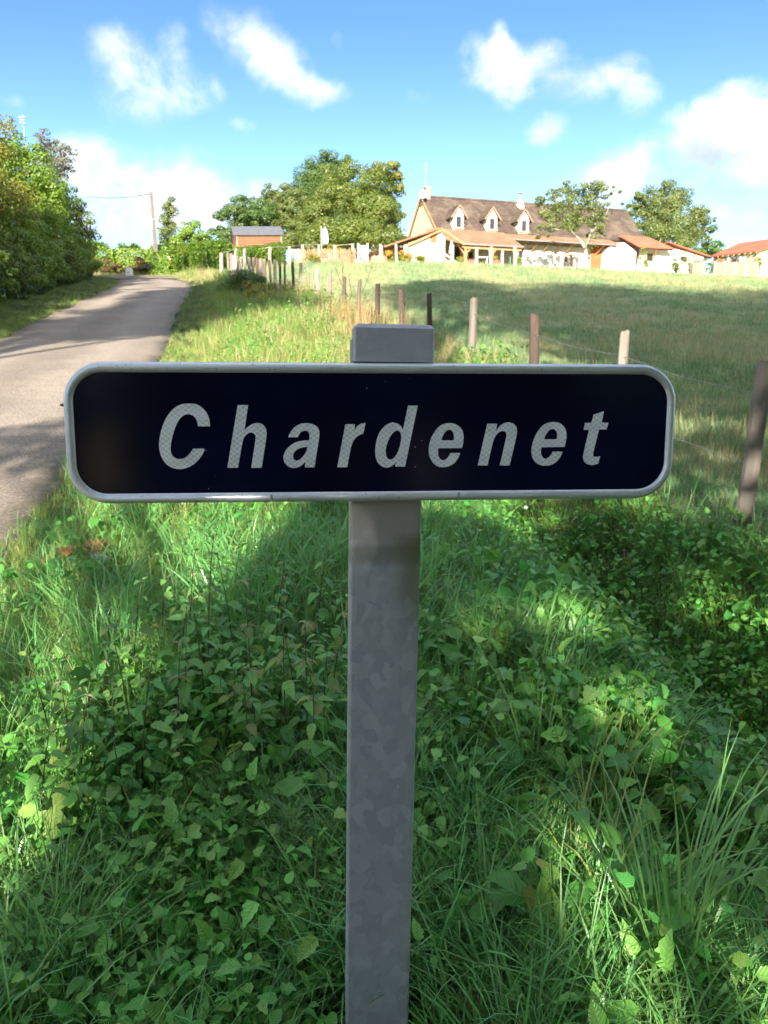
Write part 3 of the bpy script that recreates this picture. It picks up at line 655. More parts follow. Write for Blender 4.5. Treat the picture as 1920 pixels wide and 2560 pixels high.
# ------------------------------------------------------------------ hedges near the bend
def box_hedge(label, name, path, depth, size, nleaf, mat, seed, lump=.18):
    """clipped hedge: path of (base point, height)"""
    g = np.random.default_rng(seed); pts = [Vector(p) for p, h in path]; hs = [h for p, h in path]
    root = empty(name, pts[0], label, 'hedge')
    Ps, Ns = [], []; seg = [(pts[i+1]-pts[i]).length for i in range(len(pts)-1)]; tot = sum(seg)
    core = MB()
    for i in range(len(pts)-1):
        a, b_ = pts[i], pts[i+1]; d = (b_-a).normalized(); nrm = Vector((d.y, -d.x, 0))
        if nrm.y > 0: nrm = -nrm
        n = int(nleaf*seg[i]/tot); t = g.random(n); face = g.random(n); h = hs[i]+(hs[i+1]-hs[i])*t
        s = g.random(n)
        front = face < .60; top_ = (face >= .60)
        bump_ = lump*(np.sin(t*seg[i]*2.3)+np.sin(t*seg[i]*5.1+1)*.6+g.normal(size=n)*.45)
        base = np.array(a)+np.outer(t*seg[i], np.array(d))
        z = np.where(front, s*h, h+bump_*.8)
        offn = np.where(front, depth/2+bump_*.6-.10*(s > .85), (s-.5)*depth)
        pos = base+np.outer(offn, np.array(nrm)); pos[:, 2] += z
        nn = np.where(front[:, None], np.array(nrm)[None], np.array([0, 0, 1.0])[None])+g.normal(size=(n, 3))*.55+np.array([0, 0, .3])
        Ps.append(pos); Ns.append(nn)
        for endp, sgn in ((a, -1), (b_, 1)):
            ne = n//8; pe = np.array(endp)+np.outer((g.random(ne)-.5)*depth, np.array(nrm))+np.array(d)*sgn*.05+g.normal(size=(ne, 3))*.06; pe[:, 2] += g.random(ne)*(hs[i] if sgn < 0 else hs[i+1])
            Ps.append(pe); Ns.append(np.array(d)*sgn+g.normal(size=(ne, 3))*.5)
        a = a+d*.35; b_ = b_-d*.35
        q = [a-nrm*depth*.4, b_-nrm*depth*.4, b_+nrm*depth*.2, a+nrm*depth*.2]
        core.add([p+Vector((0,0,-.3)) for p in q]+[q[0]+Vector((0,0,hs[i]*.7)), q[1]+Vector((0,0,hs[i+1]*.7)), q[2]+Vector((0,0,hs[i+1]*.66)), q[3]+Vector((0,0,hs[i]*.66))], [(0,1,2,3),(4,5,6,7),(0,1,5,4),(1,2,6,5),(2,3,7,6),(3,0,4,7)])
    Pn = np.concatenate(Ps); V, F = leaf_quads(Pn, np.concatenate(Ns), size, g, .55); rl = g.random(len(Pn))
    at = np.repeat(np.stack([np.ones(len(Pn)), rl, rl], -1), 4, 0)
    link('foliage', npmesh('foliage', V-np.array(root.location), F, [mat], False, at), root)
    core.build('filler_core', MATS['hedge_dark_leaves'], root)  # solid dark filler block added inside the foliage
    return root
def hh(px, pyb, pyt):
    p = hit(px, pyb, 20, 79.5); return p, P(px, pyt, p.y).z-p.z
box_hedge('long bright green laurel hedge between the lane and the brown shed', 'laurel_hedge', [hh(404,690,640), hh(470,684,618), hh(560,672,610)], 1.6, .17, 15000, L_hedge, 201, .22)
box_hedge('leafy green laurel hedge in front of the brown shed', 'laurel_hedge', [hh(585,668,625), hh(640,663,622), hh(700,660,612)], 1.3, .17, 10000, L_hedge, 202, .2)
box_hedge('mixed wild hedge across the end of the lane', 'wild_hedge', [(gpt(-25,60), 1.7), (gpt(-22,58.5), 1.9), (gpt(-19.5,58), 1.6), (gpt(-16.0,58.5), 1.7)], 1.6, .17, 15000, L_haz, 203, .35)
tree('low reddish-brown shrub at the far bend of the lane', gpt(-20.2,55.8), 8, [(-20.2,55.8,gz(-20.2,55.8)+.5,1.0,.7,.7), (-19.1,55.9,gz(-19,55.8)+.4,.7,.6,.5)], 24, 2200, .13, L_rust, bark, .05, cat='shrub', name='shrub', seed=61)
tree('small rusty shrub beside the foot of the utility pole', gpt(-17.6,56.3), 8, [(-17.6,56.3,gz(-17.6,56.3)+.5,.9,.7,.6)], 16, 1500, .13, L_rust, bark, .05, cat='shrub', name='shrub', seed=62)
tree('bluish green low shrub under the utility pole', gpt(-16.1,55.6), 8, [(-16.1,55.6,gz(-16.1,55.6)+.5,1.0,.7,.65)], 16, 1500, .15, L_grey, bark, .05, cat='shrub', name='shrub', seed=63)
tree('dark leafy bush at the fence in the middle of the verge', gpt(-5.9,31.5), float(gz(-5.9,31.5))+.8, [(-5.7,31.5,gz(-5.9,31.5)+.5,1.0,1.0,.55), (-4.9,30.5,gz(-4.9,30.5)+.4,.7,.8,.45)], 40, 5200, .085, L_oakd, bark, .05, cat='bush', name='bush', seed=64)
tree('small thorny bush beside the dark bush at the fence', gpt(-4.2,26.6), float(gz(-4.2,26.6))+.6, [(-4.2,26.6,gz(-4.2,26.6)+.4,.7,.7,.5)], 24, 2200, .07, L_hazy, bark, .04, cat='bush', name='bush', seed=65)

# ------------------------------------------------------------------ tall trees behind the viewer; their shade falls on lane and paddock
def shade_tree(label, x, y, z0, z1, rx, ry, seed, n=9000, extra=(), size=.42):
    gnd = gpt(x, y); cz = (z0+z1)/2; rz = (z1-z0)/2
    ells = [(x, y, cz, rx, ry, rz)]+[tuple(e) for e in extra]
    return tree(label, gnd, z1*.85+gnd.z*.15, ells, 110, n, size, L_oak, bark, .4, name='roadside_oak', group='tall trees behind the viewer', seed=seed, cr=.30, inner=1.2, low=-1)

G_ = 'tall trees behind the viewer'
def big(label, x, y, ells, seed, n, size=.45, cr=.27):
    gnd = gpt(x, y); top = max(e[2] for e in ells)
    return tree(label, gnd, top, ells, 150, n, size, L_hedge, bark, .45, name='roadside_oak', group=G_, seed=seed, cr=cr, inner=.9, low=-1, nl=20)
TS = 'tall leafy oak behind the viewer throwing shade over the paddock'
big(TS, 4, -9, [(4.5,-9,14,6.0,4,8.6),(5.5,-9,5.5,5.0,3,4.3)], 301, 17000)
big(TS, 15, -9, [(15,-9,12.5,7,4,8.6),(14,-9,5.0,7,3,4.2)], 302, 16000)
big(TS, 26, -8, [(26,-8,11,7,4,9.2)], 303, 8000)
big(TS, 38, -6, [(38,-6,10.5,7,4,9)], 304, 6500)
big(TS, -1.6, -11, [(-2.0,-11,21.0,3.0,3,5.2)], 308, 4500)
big('tall oak behind the viewer throwing dappled shade over the lane', -10.5, -9, [(-10.1,-9,15.2,4.2,3,5.3),(-13.2,-9,20.5,2.9,3,4.4)], 306, 12000, .38, .2)
big('tall oak behind the viewer shading the foot of the roadside row', -18.5, -9, [(-18.8,-9,9.6,3.8,3,4.0),(-26,-9,9,4,3,4)], 307, 6000)
big('low maple branch hanging just behind the viewer', 1.5, -8, [(1.9,-9,3.2,2.7,.9,1.9),(-5.2,-9.3,5.4,1.5,1,.5)], 309, 1300, .22, .14)
big('unseen dense bough added behind the viewer to shade the sign and post', .9, -8.6, [(-1.05,-9,3.82,.95,.4,.28),(0,-9,4.0,.5,.4,.3),(-1.12,-9,2.95,.42,.3,.60),(-1.02,-9,2.2,.40,.3,.4)], 310, 4200, .16, .3)  # leaf clumps added out of view to keep sun off panel and post
for i in range(9):
    x = -34+8.5*i; tree('thicket bush behind the viewer along the lower paddock edge', gpt(x,-22), 3, [(x,-22,gz(x,-22)+3.6,5,2.5,4.6)], 40, 4500, .4, L_oakd, bark, .1, cat='bush', name='thicket_bush', group='thicket behind the viewer', seed=320+i, cr=.3, inner=1.0, low=-1)
# ------------------------------------------------------------------ farmhouse
HA = R(17); HD = Vector((math.cos(HA), math.sin(HA), 0)); HN = Vector((math.sin(HA), -math.cos(HA), 0))
HO = P(1088, 640, 88); HO.z = 0
def HP(px, py, v):
    """point of the house plane parallel to its front, v metres in front of the main wall"""
    dd = Vector(ray(px, py)); t = (HO.dot(HN)+v)/dd.dot(HN); return dd*t
def UW(p): return (p-HO).dot(HD), p.z
def H3(u, v, w): return HO+HD*u+HN*v+Vector((0, 0, w))
def HUW(px, py, v): return UW(HP(px, py, v))
whitew = simple('whitewashed_render', (.78,.74,.66), (.68,.63,.54), .9, .9, bmp=.15, bscale=6, bdist=.03)
creamw = simple('cream_render', (.72,.58,.36), (.62,.49,.30), .8, .9, bmp=.15, bscale=6, bdist=.03)
beigew = simple('beige_render', (.52,.42,.32), (.42,.34,.26), .8, .9)
timber = simple('golden_timber', (.52,.27,.11), (.38,.19,.08), 3, .75, bmp=.2, bscale=20, stretch=(1,1,.3))
orangew = simple('orange_stained_wood', (.46,.145,.045), (.34,.10,.035), 1.5, .7, bmp=.2)
darkw = simple('dark_void', (.02,.018,.015), (.03,.025,.02), 3, .6)
glassm = simple('window_glass', (.03,.035,.045), (.05,.05,.06), 3, .12)
browntrim = simple('brown_trim', (.36,.22,.14), (.28,.17,.11), 3, .8)
greyw = simple('grey_shutter', (.40,.37,.33), (.33,.30,.27), 3, .8)
gutter = simple('zinc_gutter', (.30,.29,.28), (.24,.23,.22), 3, .5, .4)
def tilemat(name, c1, c2, c3, k=2.6, row=.30):
    m, nt, b, out = newmat(name); t = nd(nt, 'ShaderNodeTexCoord')
    mp = nd(nt, 'ShaderNodeMapping'); mp.inputs['Rotation'].default_value = (0, 0, -HA); nt.links.new(t.outputs['Object'], mp.inputs[0])
    sp = nd(nt, 'ShaderNodeSeparateXYZ'); nt.links.new(mp.outputs[0], sp.inputs[0])
    u = mathn(nt, 'MULTIPLY', sp.outputs[0], k); w = mathn(nt, 'MULTIPLY', sp.outputs[2], 1/row)
    vor = nd(nt, 'ShaderNodeTexVoronoi'); vor.inputs['Scale'].default_value = 2.6; nt.links.new(t.outputs['Object'], vor.inputs['Vector']); vc = nd(nt, 'ShaderNodeSeparateColor'); nt.links.new(vor.outputs['Color'], vc.inputs[0])
    n1 = noise(nt, t.outputs['Object'], .55, 6, .65); n2 = noise(nt, t.outputs['Object'], 3.5, 5, .7)
    c = mixc(nt, vc.outputs[0], c1, c2); c = mixc(nt, mathn(nt, 'MULTIPLY', ramp01(nt, n1.outputs[0], .45, .62), .55), c, c3)
    c = mixc(nt, mathn(nt, 'MULTIPLY', ramp01(nt, n2.outputs[0], .52, .66), .35), c, tuple(x*.5 for x in c1))
    nt.links.new(c, b.inputs['Base Color']); b.inputs['Roughness'].default_value = .85; b.inputs['Specular IOR Level'].default_value = .2
    hgt = mathn(nt, 'ADD', mathn(nt, 'FRACT', w), mathn(nt, 'MULTIPLY', mathn(nt, 'ABSOLUTE', mathn(nt, 'SINE', mathn(nt, 'MULTIPLY', u, 3.14))), .8))
    bump(nt, b, mathn(nt, 'ADD', hgt, n2.outputs[0]), .7, .05)
    return m
rooft = tilemat('old_brown_roof_tiles', (.130,.088,.066), (.075,.056,.046), (.20,.155,.105), 6.0, .18)
roofo = tilemat('orange_roof_tiles', (.34,.165,.098), (.27,.13,.078), (.36,.20,.12), 3.4, .22)
roofr = tilemat('red_roof_tiles', (.44,.150,.085), (.35,.12,.07), (.42,.19,.11), 3.4, .22)
house = empty('farmhouse', H3(0, 0, 11.6), 'long whitewashed farmhouse with steep brown tiled roof, three dormers and orange lean-to roofs', 'farmhouse')
EXT = .16
def roofslab(name, pts, mat, th=.14, parent=house):
    m = MB(); a, b_, c = Vector(pts[0]), Vector(pts[1]), Vector(pts[2]); nrm = (b_-a).cross(c-a).normalized()
    if nrm.z < 0: nrm = -nrm
    return m.prism([Vector(p)-nrm*th for p in pts], nrm*th).build(name, mat, parent)
u0, we = HUW(1089, 569, 0); _, wr = HUW(1050, 491, -5)
ur1, _ = HUW(1565, 527, -5); ue1, _ = HUW(1614, 591, 0)
GB = 10.3    # well below ground level, walls run into the ground
mr = house
rs = roofslab('roof', [H3(u0, .25, we-.25), H3(ue1, .25, we-.25), H3(ur1, -5, wr), H3(u0, -5, wr)], rooft)
roofslab('roof', [H3(u0, -10.25, we-.25), H3(ur1+1, -10.25, we-.25), H3(ur1, -5.02, wr-.02), H3(u0, -5.02, wr-.02)], rooft)
roofslab('roof', [H3(ue1, .2, we-.3), H3(ue1, -10.2, we-.3), H3(ur1+.02, -5, wr-.03)], rooft)
m = MB()
for i in range(60):
    t = i/60; a = H3(u0+(ur1-u0)*t, -5, wr+.03); b_ = H3(u0+(ur1-u0)*(t+.0175), -5, wr+.07); m.tube([a, b_], [.13, .15], 6)
m.build('ridge_tiles', rooft, rs)
# main walls and cream gable
m = MB(); m.prism([H3(u0+.12, -.1, GB), H3(u0+.12, -9.9, GB), H3(u0+.12, -9.9, we-.3), H3(u0+.12, -5, wr-.25), H3(u0+.12, -.1, we-.3)], HD*.4); m.build('gable_wall', creamw, house)
m = MB(); m.prism([H3(u0+.53, -.35, GB), H3(ue1-.3, -.35, GB), H3(ue1-.3, -.35, we-.32), H3(u0+.53, -.35, we-.32)], HN*.25); m.build('wall', beigew, house)
m = MB(); m.bar(H3(u0-.03, .28, we-.30), H3(u0-.03, -5, wr-.03), .10, .24); m.bar(H3(u0-.03, -10.2, we-.30), H3(u0-.03, -5, wr-.03), .10, .24); m.build('verge_board', timber, house)
# chimneys, dish, mast
def hbox(u, v, w0, w1, du, dv, name, mat, parent=house): return MB().box(H3(u, v, (w0+w1)/2), (du, dv, w1-w0), Matrix.Rotation(HA, 3, 'Z')).build(name, mat, parent)
uc, wc = HUW(1068, 472, -5)
chm = simple('chimney_brick', (.36,.25,.19), (.24,.17,.13), 6, .9, bmp=.4)
ch = hbox(uc, -5, wr-.8, wc+.05, .58, .8, 'chimney', chm); hbox(uc, -5, wc+.052, wc+.20, .70, .92, 'chimney_cap', greyw, ch)
mast = MB(); a = H3(uc-.15, -5, wc-.5); mt = HP(1062, 408, -5); mast.tube([H3(uc-.25, -4.9, wc-.8), H3(uc-.25, -4.9, mt.z)], .028, 6)
for k, (dz, l) in enumerate(((-.1,.55),(-.4,.75),(-.7,.5))): mast.bar(H3(uc-.25-l/2, -4.9, mt.z+dz), H3(uc-.25+l/2, -4.9, mt.z+dz), .03)
mast.build('aerial_mast', gutter, house)
dp = HP(1057, 487, -3.6); m = MB(); rings = []
dn = (Vector((-.2, -1, .35))).normalized(); dx_ = dn.cross(Vector((0,0,1))).normalized(); dy_ = dx_.cross(dn)
vsx = []; N = 20
for j in range(5):
    r = .50*j/4 if j else .02
    for k in range(N): t = 2*math.pi*k/N; vsx.append(dp+dx_*math.cos(t)*r+dy_*math.sin(t)*r*1.05+dn*(r*r*.45))
m.add(vsx, [(j*N+k, j*N+(k+1) % N, (j+1)*N+(k+1) % N, (j+1)*N+k) for j in range(4) for k in range(N)]); m.tube([dp, dp+dn*.35], .02, 5); m.tube([dp, dp-Vector((0,0,.7))], .03, 5)
m.build('satellite_dish', simple('white_dish', (.8,.8,.8), (.75,.75,.75), 3, .5), house, fix=False)
u2, w2 = HUW(1297, 512, -5)
cone = MB(); cone.tube([H3(u2, -4.6, wr-1.1), H3(u2, -4.6, wr-.2), H3(u2, -4.6, wr+.35)], [.62,.45,.16], 8); c2 = cone.build('chimney', whitew, house)
m = MB(); m.tube([H3(u2, -4.6, wr+.35), H3(u2, -4.6, wr+.95)], .10, 8); m.box(H3(u2, -4.6, wr+1.12), (.5,.5,.10)); m.build('flue', chm, c2)
# dormers
def slope_w(v): return we+(wr-we)*(-v/5)
def dormer(pxc, pyt):
    vf = .12                                          # dormer face plane
    uc, wt = HUW(pxc, pyt, vf); hw = .62; we_ = wt-1.05; ws = slope_w(vf)-.15
    d = MB(); d.prism([H3(uc-hw, vf, ws), H3(uc+hw, vf, ws), H3(uc+hw, vf, we_), H3(uc+hw*.55, vf, wt-.42), H3(uc, vf, wt-.18), H3(uc-hw*.55, vf, wt-.42), H3(uc-hw, vf, we_)], -HN*3.2)
    o = d.build('dormer', whitew, house)
    for sgn in (-1, 1):
        e = H3(uc+sgn*(hw+.42), vf+.28, we_-.32); r = H3(uc, vf+.28, wt+.05); vb = -4.2
        a = [e, r, H3(uc, vb, wt+.05), H3(uc+sgn*(hw+.42), vb, we_-.32)]
        nrm = (a[1]-a[0]).cross(a[2]-a[0]).normalized(); nrm = nrm if nrm.z > 0 else -nrm
        MB().prism([p-nrm*.10+HD*sgn*.004 for p in a], nrm*.10).build('dormer_roof', rooft, o)
        MB().bar(e+HN*.03-nrm*.05, r+HN*.03-nrm*.05, .05, .14).build('barge_board', browntrim, o)
    wy0, wy1 = ws+.42, we_-.18
    fr = MB()
    for s_ in (-1, 1): fr.box(H3(uc+s_*.36, vf+.035, (wy0+wy1)/2), (.14, .07, wy1-wy0+.2), Matrix.Rotation(HA, 3, 'Z'))
    fr.box(H3(uc, vf+.033, wy1+.05), (.58, .06, .10), Matrix.Rotation(HA, 3, 'Z')); fr.box(H3(uc, vf+.10, wy0-.12), (1.2, .3, .12), Matrix.Rotation(HA, 3, 'Z'))
    fr.build('window_frame', creamw, o)
    MB().box(H3(uc, vf+.012, (wy0+wy1)/2), (.56, .02, wy1-wy0), Matrix.Rotation(HA, 3, 'Z')).build('pane', glassm, o)
for a, b_ in ((1147, 513), (1231, 518), (1311, 524)): dormer(a, b_)
# porch lean-to roof on posts
vp = 4.0
pe0 = HUW(1157, 608, vp); pe1 = HUW(1309, 612, vp); upk, wpk = HUW(1101, 569, 4.4)
pr = roofslab('porch_roof', [H3(pe0[0], vp, pe0[1]), H3(pe1[0], vp, pe0[1]), H3(pe1[0]-.6, .1, we-.12), H3(upk, .1, we-.12), H3(upk, 1.0, wpk-.1)], roofo, .12)
MB().bar(H3(pe0[0], vp+.06, pe0[1]-.08), H3(pe1[0], vp+.06, pe0[1]-.08), .12, .14).build('gutter', gutter, pr)
def hpost(px, pyt, pyb, v, w=.30, brace=True):
    u, wt = HUW(px, pyt, v); m = MB(); m.box(H3(u, v, (wt+GB)/2), (w, w, wt-GB), Matrix.Rotation(HA, 3, 'Z')); o = m.build('porch_post', timber, house)
    if brace:
        for s_ in (-1, 1): MB().bar(H3(u, v, wt-1.0), H3(u+s_*.85, v, wt-.02), .14).build('brace', timber, o)
    return u, wt
for px in (1163, 1230, 1289): hpost(px, 613, 660, vp-.35)
MB().bar(H3(pe0[0]+.1, vp-.35, pe0[1]-.33), H3(pe1[0]-.1, vp-.35, pe0[1]-.33), .22, .26).build('porch_beam', timber, house)
# annex at the left: asymmetric roof whose front verge we see
va = 4.4
lr = HUW(957, 616, va); ridge = (upk, wpk)
roofslab('annex_roof', [H3(ridge[0], va+.35, ridge[1]), H3(lr[0], va+.35, lr[1]), H3(lr[0], -2.5, lr[1]), H3(ridge[0], -1.0, ridge[1])], roofo, .16)
rrp = HUW(1158, 609, va)
MB().bar(H3(ridge[0], va+.3, ridge[1]-.16), H3(rrp[0], va+.3, rrp[1]-.12), .10, .22).build('verge_beam', timber, house)
MB().bar(H3(ridge[0], va+.2, ridge[1]-.30), H3(HUW(1018, 606, va)[0], va+.2, HUW(1018, 606, va)[1]-.28), .12, .18).build('verge_beam', timber, house)
a0 = HUW(1013, 640, va)[0]; a1 = HUW(1114, 640, va)[0]; wl = HUW(1015, 609, va)[1]; wrr = HUW(1114, 592, va)[1]
MB().prism([H3(a0, va-.2, GB), H3(a1, va-.2, GB), H3(a1, va-.2, wrr-.1), H3(ridge[0], va-.2, ridge[1]-.30), H3(a0, va-.2, wl-.15)], -HN*.35).build('annex_wall', whitew, house)
MB().prism([H3(a1-.35, va-.56, GB), H3(a1-.35, va-.56, wrr-.5), H3(a1-.35, .0, wrr-.5), H3(a1-.35, .0, GB)], HD*.3).build('annex_wall', whitew, house)
def opening(name, x0, y0, x1, y1, v, mat, proud=.03, frame=None, parent=house, th=.06):
    ua, wa = HUW(x0, y0, v); ub, wb = HUW(x1, y1, v)
    o = MB().box(H3((ua+ub)/2, v+proud-th/2, (wa+wb)/2), (abs(ub-ua), th, abs(wa-wb)), Matrix.Rotation(HA, 3, 'Z')).build(name, mat, parent)
    if frame:
        f = MB(); t = .10; RZ = Matrix.Rotation(HA, 3, 'Z')
        f.box(H3(ua-t/2, v+proud, (wa+wb)/2), (t, th+.05, abs(wa-wb)+2*t), RZ); f.box(H3(ub+t/2, v+proud, (wa+wb)/2), (t, th+.05, abs(wa-wb)+2*t), RZ)
        f.box(H3((ua+ub)/2, v+proud, max(wa, wb)+t/2), (abs(ub-ua)-.002, th+.05, t), RZ); f.build('frame', frame, o)
    return o
o = opening('shutter', 1076, 583, 1092, 607, va-.2, orangew, .05)
for k in range(1, 4):
    ua = HUW(1076+4*k, 590, va-.2)[0]; wa = HUW(1076, 583, va-.2)[1]; wb = HUW(1076, 607, va-.2)[1]
    MB().box(H3(ua, va-.2+.055, (wa+wb)/2), (.03, .02, wa-wb-.02), Matrix.Rotation(HA, 3, 'Z')).build('batten', timber, o)
opening('window', 1047, 621, 1058, 640, va-.2, greyw, .03, beigew)
opening('door', 1072, 623, 1087, 652, va-.2, greyw, .03, whitew)
MB().box(H3(HUW(1049, 613, va-.2)[0], va-.17, HUW(1049, 613, va-.2)[1]), (1.1, .07, .06), Matrix.Rotation(HA, 3, 'Z')).build('lintel', beigew, house)
# open side under the annex roof: dark timber wall set back, post
ul = HUW(962, 640, 1.5)[0]; ur_ = HUW(1016, 640, 1.5)[0]; wdk = HUW(990, 618, 1.5)[1]
for k in range(10):
    t = k/10; w0 = 11.0+(wdk-11.0)*t
    MB().box(H3((ul+ur_)/2, 1.5+.01*(k % 2), w0+(wdk-11.0)/20), (ur_-ul, .06, (wdk-11.0)/10-.02), Matrix.Rotation(HA, 3, 'Z')).build('plank', timber if k > 6 else greyw, house)
hpost(1021, 616, 655, va-.1, .2, False)
# porch back wall details
opening('door', 1136, 617, 1149, 650, 0-.1, darkw, .03, greyw)
opening('window', 1171, 628, 1182, 645, 0-.1, glassm, .03, creamw)
opening('window', 1250, 622, 1262, 642, 0-.1, glassm, .03, creamw)
opening('door', 1296, 620, 1306, 645, 0-.1, glassm, .03, greyw)
grn = simple('green_painted_rail', (.10,.33,.22), (.08,.28,.2), 3, .6)
m = MB(); ra = HP(1168, 629, 2.6); rb = HP(1284, 629, 2.6); m.bar(ra, rb, .07)
for px in (1168, 1276): q = HP(px, 629, 2.6); m.bar(q, Vector((q.x, q.y, 11.2)), .07)
m.build('green_rail', grn, house)
# right hand lean-to with struts over the white wall
qe0 = HUW(1287, 597, 1.9); qe1 = HUW(1552, 603, 1.9)
qr = roofslab('lean_to_roof', [H3(pe1[0]-1.2, 1.9, qe0[1]), H3(qe1[0], 1.9, qe0[1]), H3(qe1[0]-.5, .02, we-.16), H3(pe1[0]-1.2, .02, we-.16)], roofo, .12)
MB().bar(H3(pe1[0]-1.2, 1.95, qe0[1]-.09), H3(qe1[0], 1.95, qe0[1]-.09), .10, .12).build('gutter', gutter, qr)
for px in (1309, 1338, 1367, 1396, 1424, 1470, 1500):
    ua = HUW(px, 610, 1.0)[0]; MB().bar(H3(ua-.05, .15, qe0[1]-1.0), H3(ua+.1, 1.75, qe0[1]-.12), .12).build('strut', timber, house)
ww0 = HUW(1309, 640, .2)[0]; ww1 = HUW(1470, 640, .2)[0]
MB().prism([H3(ww0, .15, GB), H3(ww1, .15, GB), H3(ww1, .15, qe0[1]-.25), H3(ww0, .15, qe0[1]-.25)], -HN*.24).build('front_wall', whitew, house)
opening('shutter', 1318, 618, 1330, 645, .15, greyw, .05)
opening('doorway', 1410, 638, 1427, 664, .15, beigew, .04, timber)
opening('pane', 1411, 641, 1418, 655, .15, glassm, .07)
# big barn door, boards one by one
bd0 = HUW(1478, 640, .15)[0]; bd1 = HUW(1526, 640, .15)[0]; bw1 = HUW(1500, 607, .15)[1]
MB().prism([H3(ww1+.02, .10, GB), H3(bd1+.5, .10, GB), H3(bd1+.5, .10, qe0[1]-.3), H3(ww1+.02, .10, qe0[1]-.3)], -HN*.18).build('front_wall', beigew, house)
door = MB().box(H3((bd0+bd1)/2, .14, (11.4+bw1)/2), (bd1-bd0, .05, bw1-11.4), Matrix.Rotation(HA, 3, 'Z')).build('barn_door', orangew, house)
for k in range(10):
    t = (k+.5)/10; MB().box(H3(bd0+(bd1-bd0)*t, .185, (11.4+bw1)/2+.02*(k % 3)), ((bd1-bd0)/10-.025, .04, bw1-11.4-.05), Matrix.Rotation(HA, 3, 'Z')).build('board', orangew, door)
# white wing right of the door, stepping forward
q0 = HUW(1527, 640, 2.2)[0]; q1 = HUW(1590, 640, 2.2)[0]; wq = HUW(1550, 605, 2.2)[1]; wq2 = HUW(1582, 622, 2.2)[1]
MB().prism([H3(q0, 2.2, GB), H3(q1, 2.2, GB), H3(q1, 2.2, wq2-.35), H3(q1-.7, 2.2, wq2+.1), H3(q0+1.6, 2.2, wq), H3(q0+1.0, 2.2, wq-.2), H3(q0+.95, 2.2, wq2-.1), H3(q0, 2.2, wq2+.1)], -HN*2.0).build('front_wall', whitew, house)
opening('window', 1548, 641, 1560, 650, 2.2, greyw, .03, beigew)
# orange roof of the right wing
v3 = 3.4
e0 = HUW(1606, 617, v3); e1 = HUW(1689, 619, v3); t0 = HUW(1541, 589, .3); t1 = HUW(1612, 590, .3)
roofslab('wing_roof', [H3(e0[0]-.3, v3, e0[1]), H3(e1[0], v3, e0[1]), H3(e1[0]-1.6, .2, t1[1]-.05), H3(t0[0]+.3, .2, t1[1]-.05)], roofr, .12)
x0 = HUW(1592, 640, 2.0)[0]; x1 = HUW(1688, 640, 2.0)[0]
MB().prism([H3(x0, 1.9, GB), H3(x1, 1.9, GB), H3(x1, 1.9, e0[1]-.02), H3(x0+.6, 1.9, e0[1]+.1)], -HN*.3).build('front_wall', whitew, house)
opening('door', 1617, 635, 1631, 653, 1.9, darkw, .03, beigew); opening('door', 1617, 654, 1631, 682, 1.9, greyw, .05)
MB().bar(H3(HUW(1636, 633, 2.0)[0], 1.95, e0[1]-1.0), H3(HUW(1642, 622, 3)[0], 3.1, e0[1]-.1), .12).build('strut', timber, house)
g0 = HUW(1692, 619, 1.6); g1 = HUW(1770, 641, 1.6)
MB().prism([H3(g0[0]-.4, 1.6, GB), H3(g1[0]-.6, 1.6, GB), H3(g1[0]-.6, 1.6, g1[1]-.1), H3(g0[0]-.4, 1.6, g0[1]-.1)], -HN*.3).build('gable_wall', whitew, house)
roofslab('wing_roof', [H3(g0[0]-1.5, 2.1, g0[1]+.55), H3(g1[0], 2.1, g1[1]), H3(g1[0], -3, g1[1]), H3(g0[0]-1.5, -3, g0[1]+.55)], roofr, .14)
for px, py in ((1712, 626), (1736, 633)):
    uu, w_ = HUW(px, py, 1.9); MB().box(H3(uu, 1.9, w_-.25), (.16, .6, .18), Matrix.Rotation(HA, 3, 'Z')).build('rafter_end', timber, house)
opening('window', 1701, 641, 1715, 655, 1.6, darkw, .03, beigew)

# ------------------------------------------------------------------ white roofed outbuilding behind, left
wb = empty('white_outbuilding', P(960, 650, 103), 'white outbuilding with pale low roof left of the farmhouse gable', 'outbuilding')
def PQ(lst): return [P(a, b_, c_) for a, b_, c_ in lst]
whiteroof = simple('pale_metal_roof', (.74,.74,.74), (.68,.68,.69), 2, .6)
MB().prism(PQ([(926,650,103),(1020,650,103),(1020,588,103),(926,588,103)]), (0,.3,0)).build('wall', whitew, wb)
MB().prism(PQ([(917,579,102),(1030,581,102),(1030,590,101.2),(921,588,101.2)]), (0,4,-.1)).build('roof', whiteroof, wb)
MB().prism(PQ([(919,578,102),(886,613,102),(885,617,102),(919,584,102)]), (0,5,0)).build('roof_edge', gutter, wb)
MB().prism(PQ([(918,588,102.6),(896,612,102.6),(925,612,102.6),(928,590,102.6)]), (0,.2,0)).build('timber_gable', orangew, wb)
for k in range(4):
    a = P(899+7*k, 612, 102.4); b_ = P(904+6*k, 603-5*k, 102.4); MB().bar(a, b_, .14).build('strut', timber, wb)

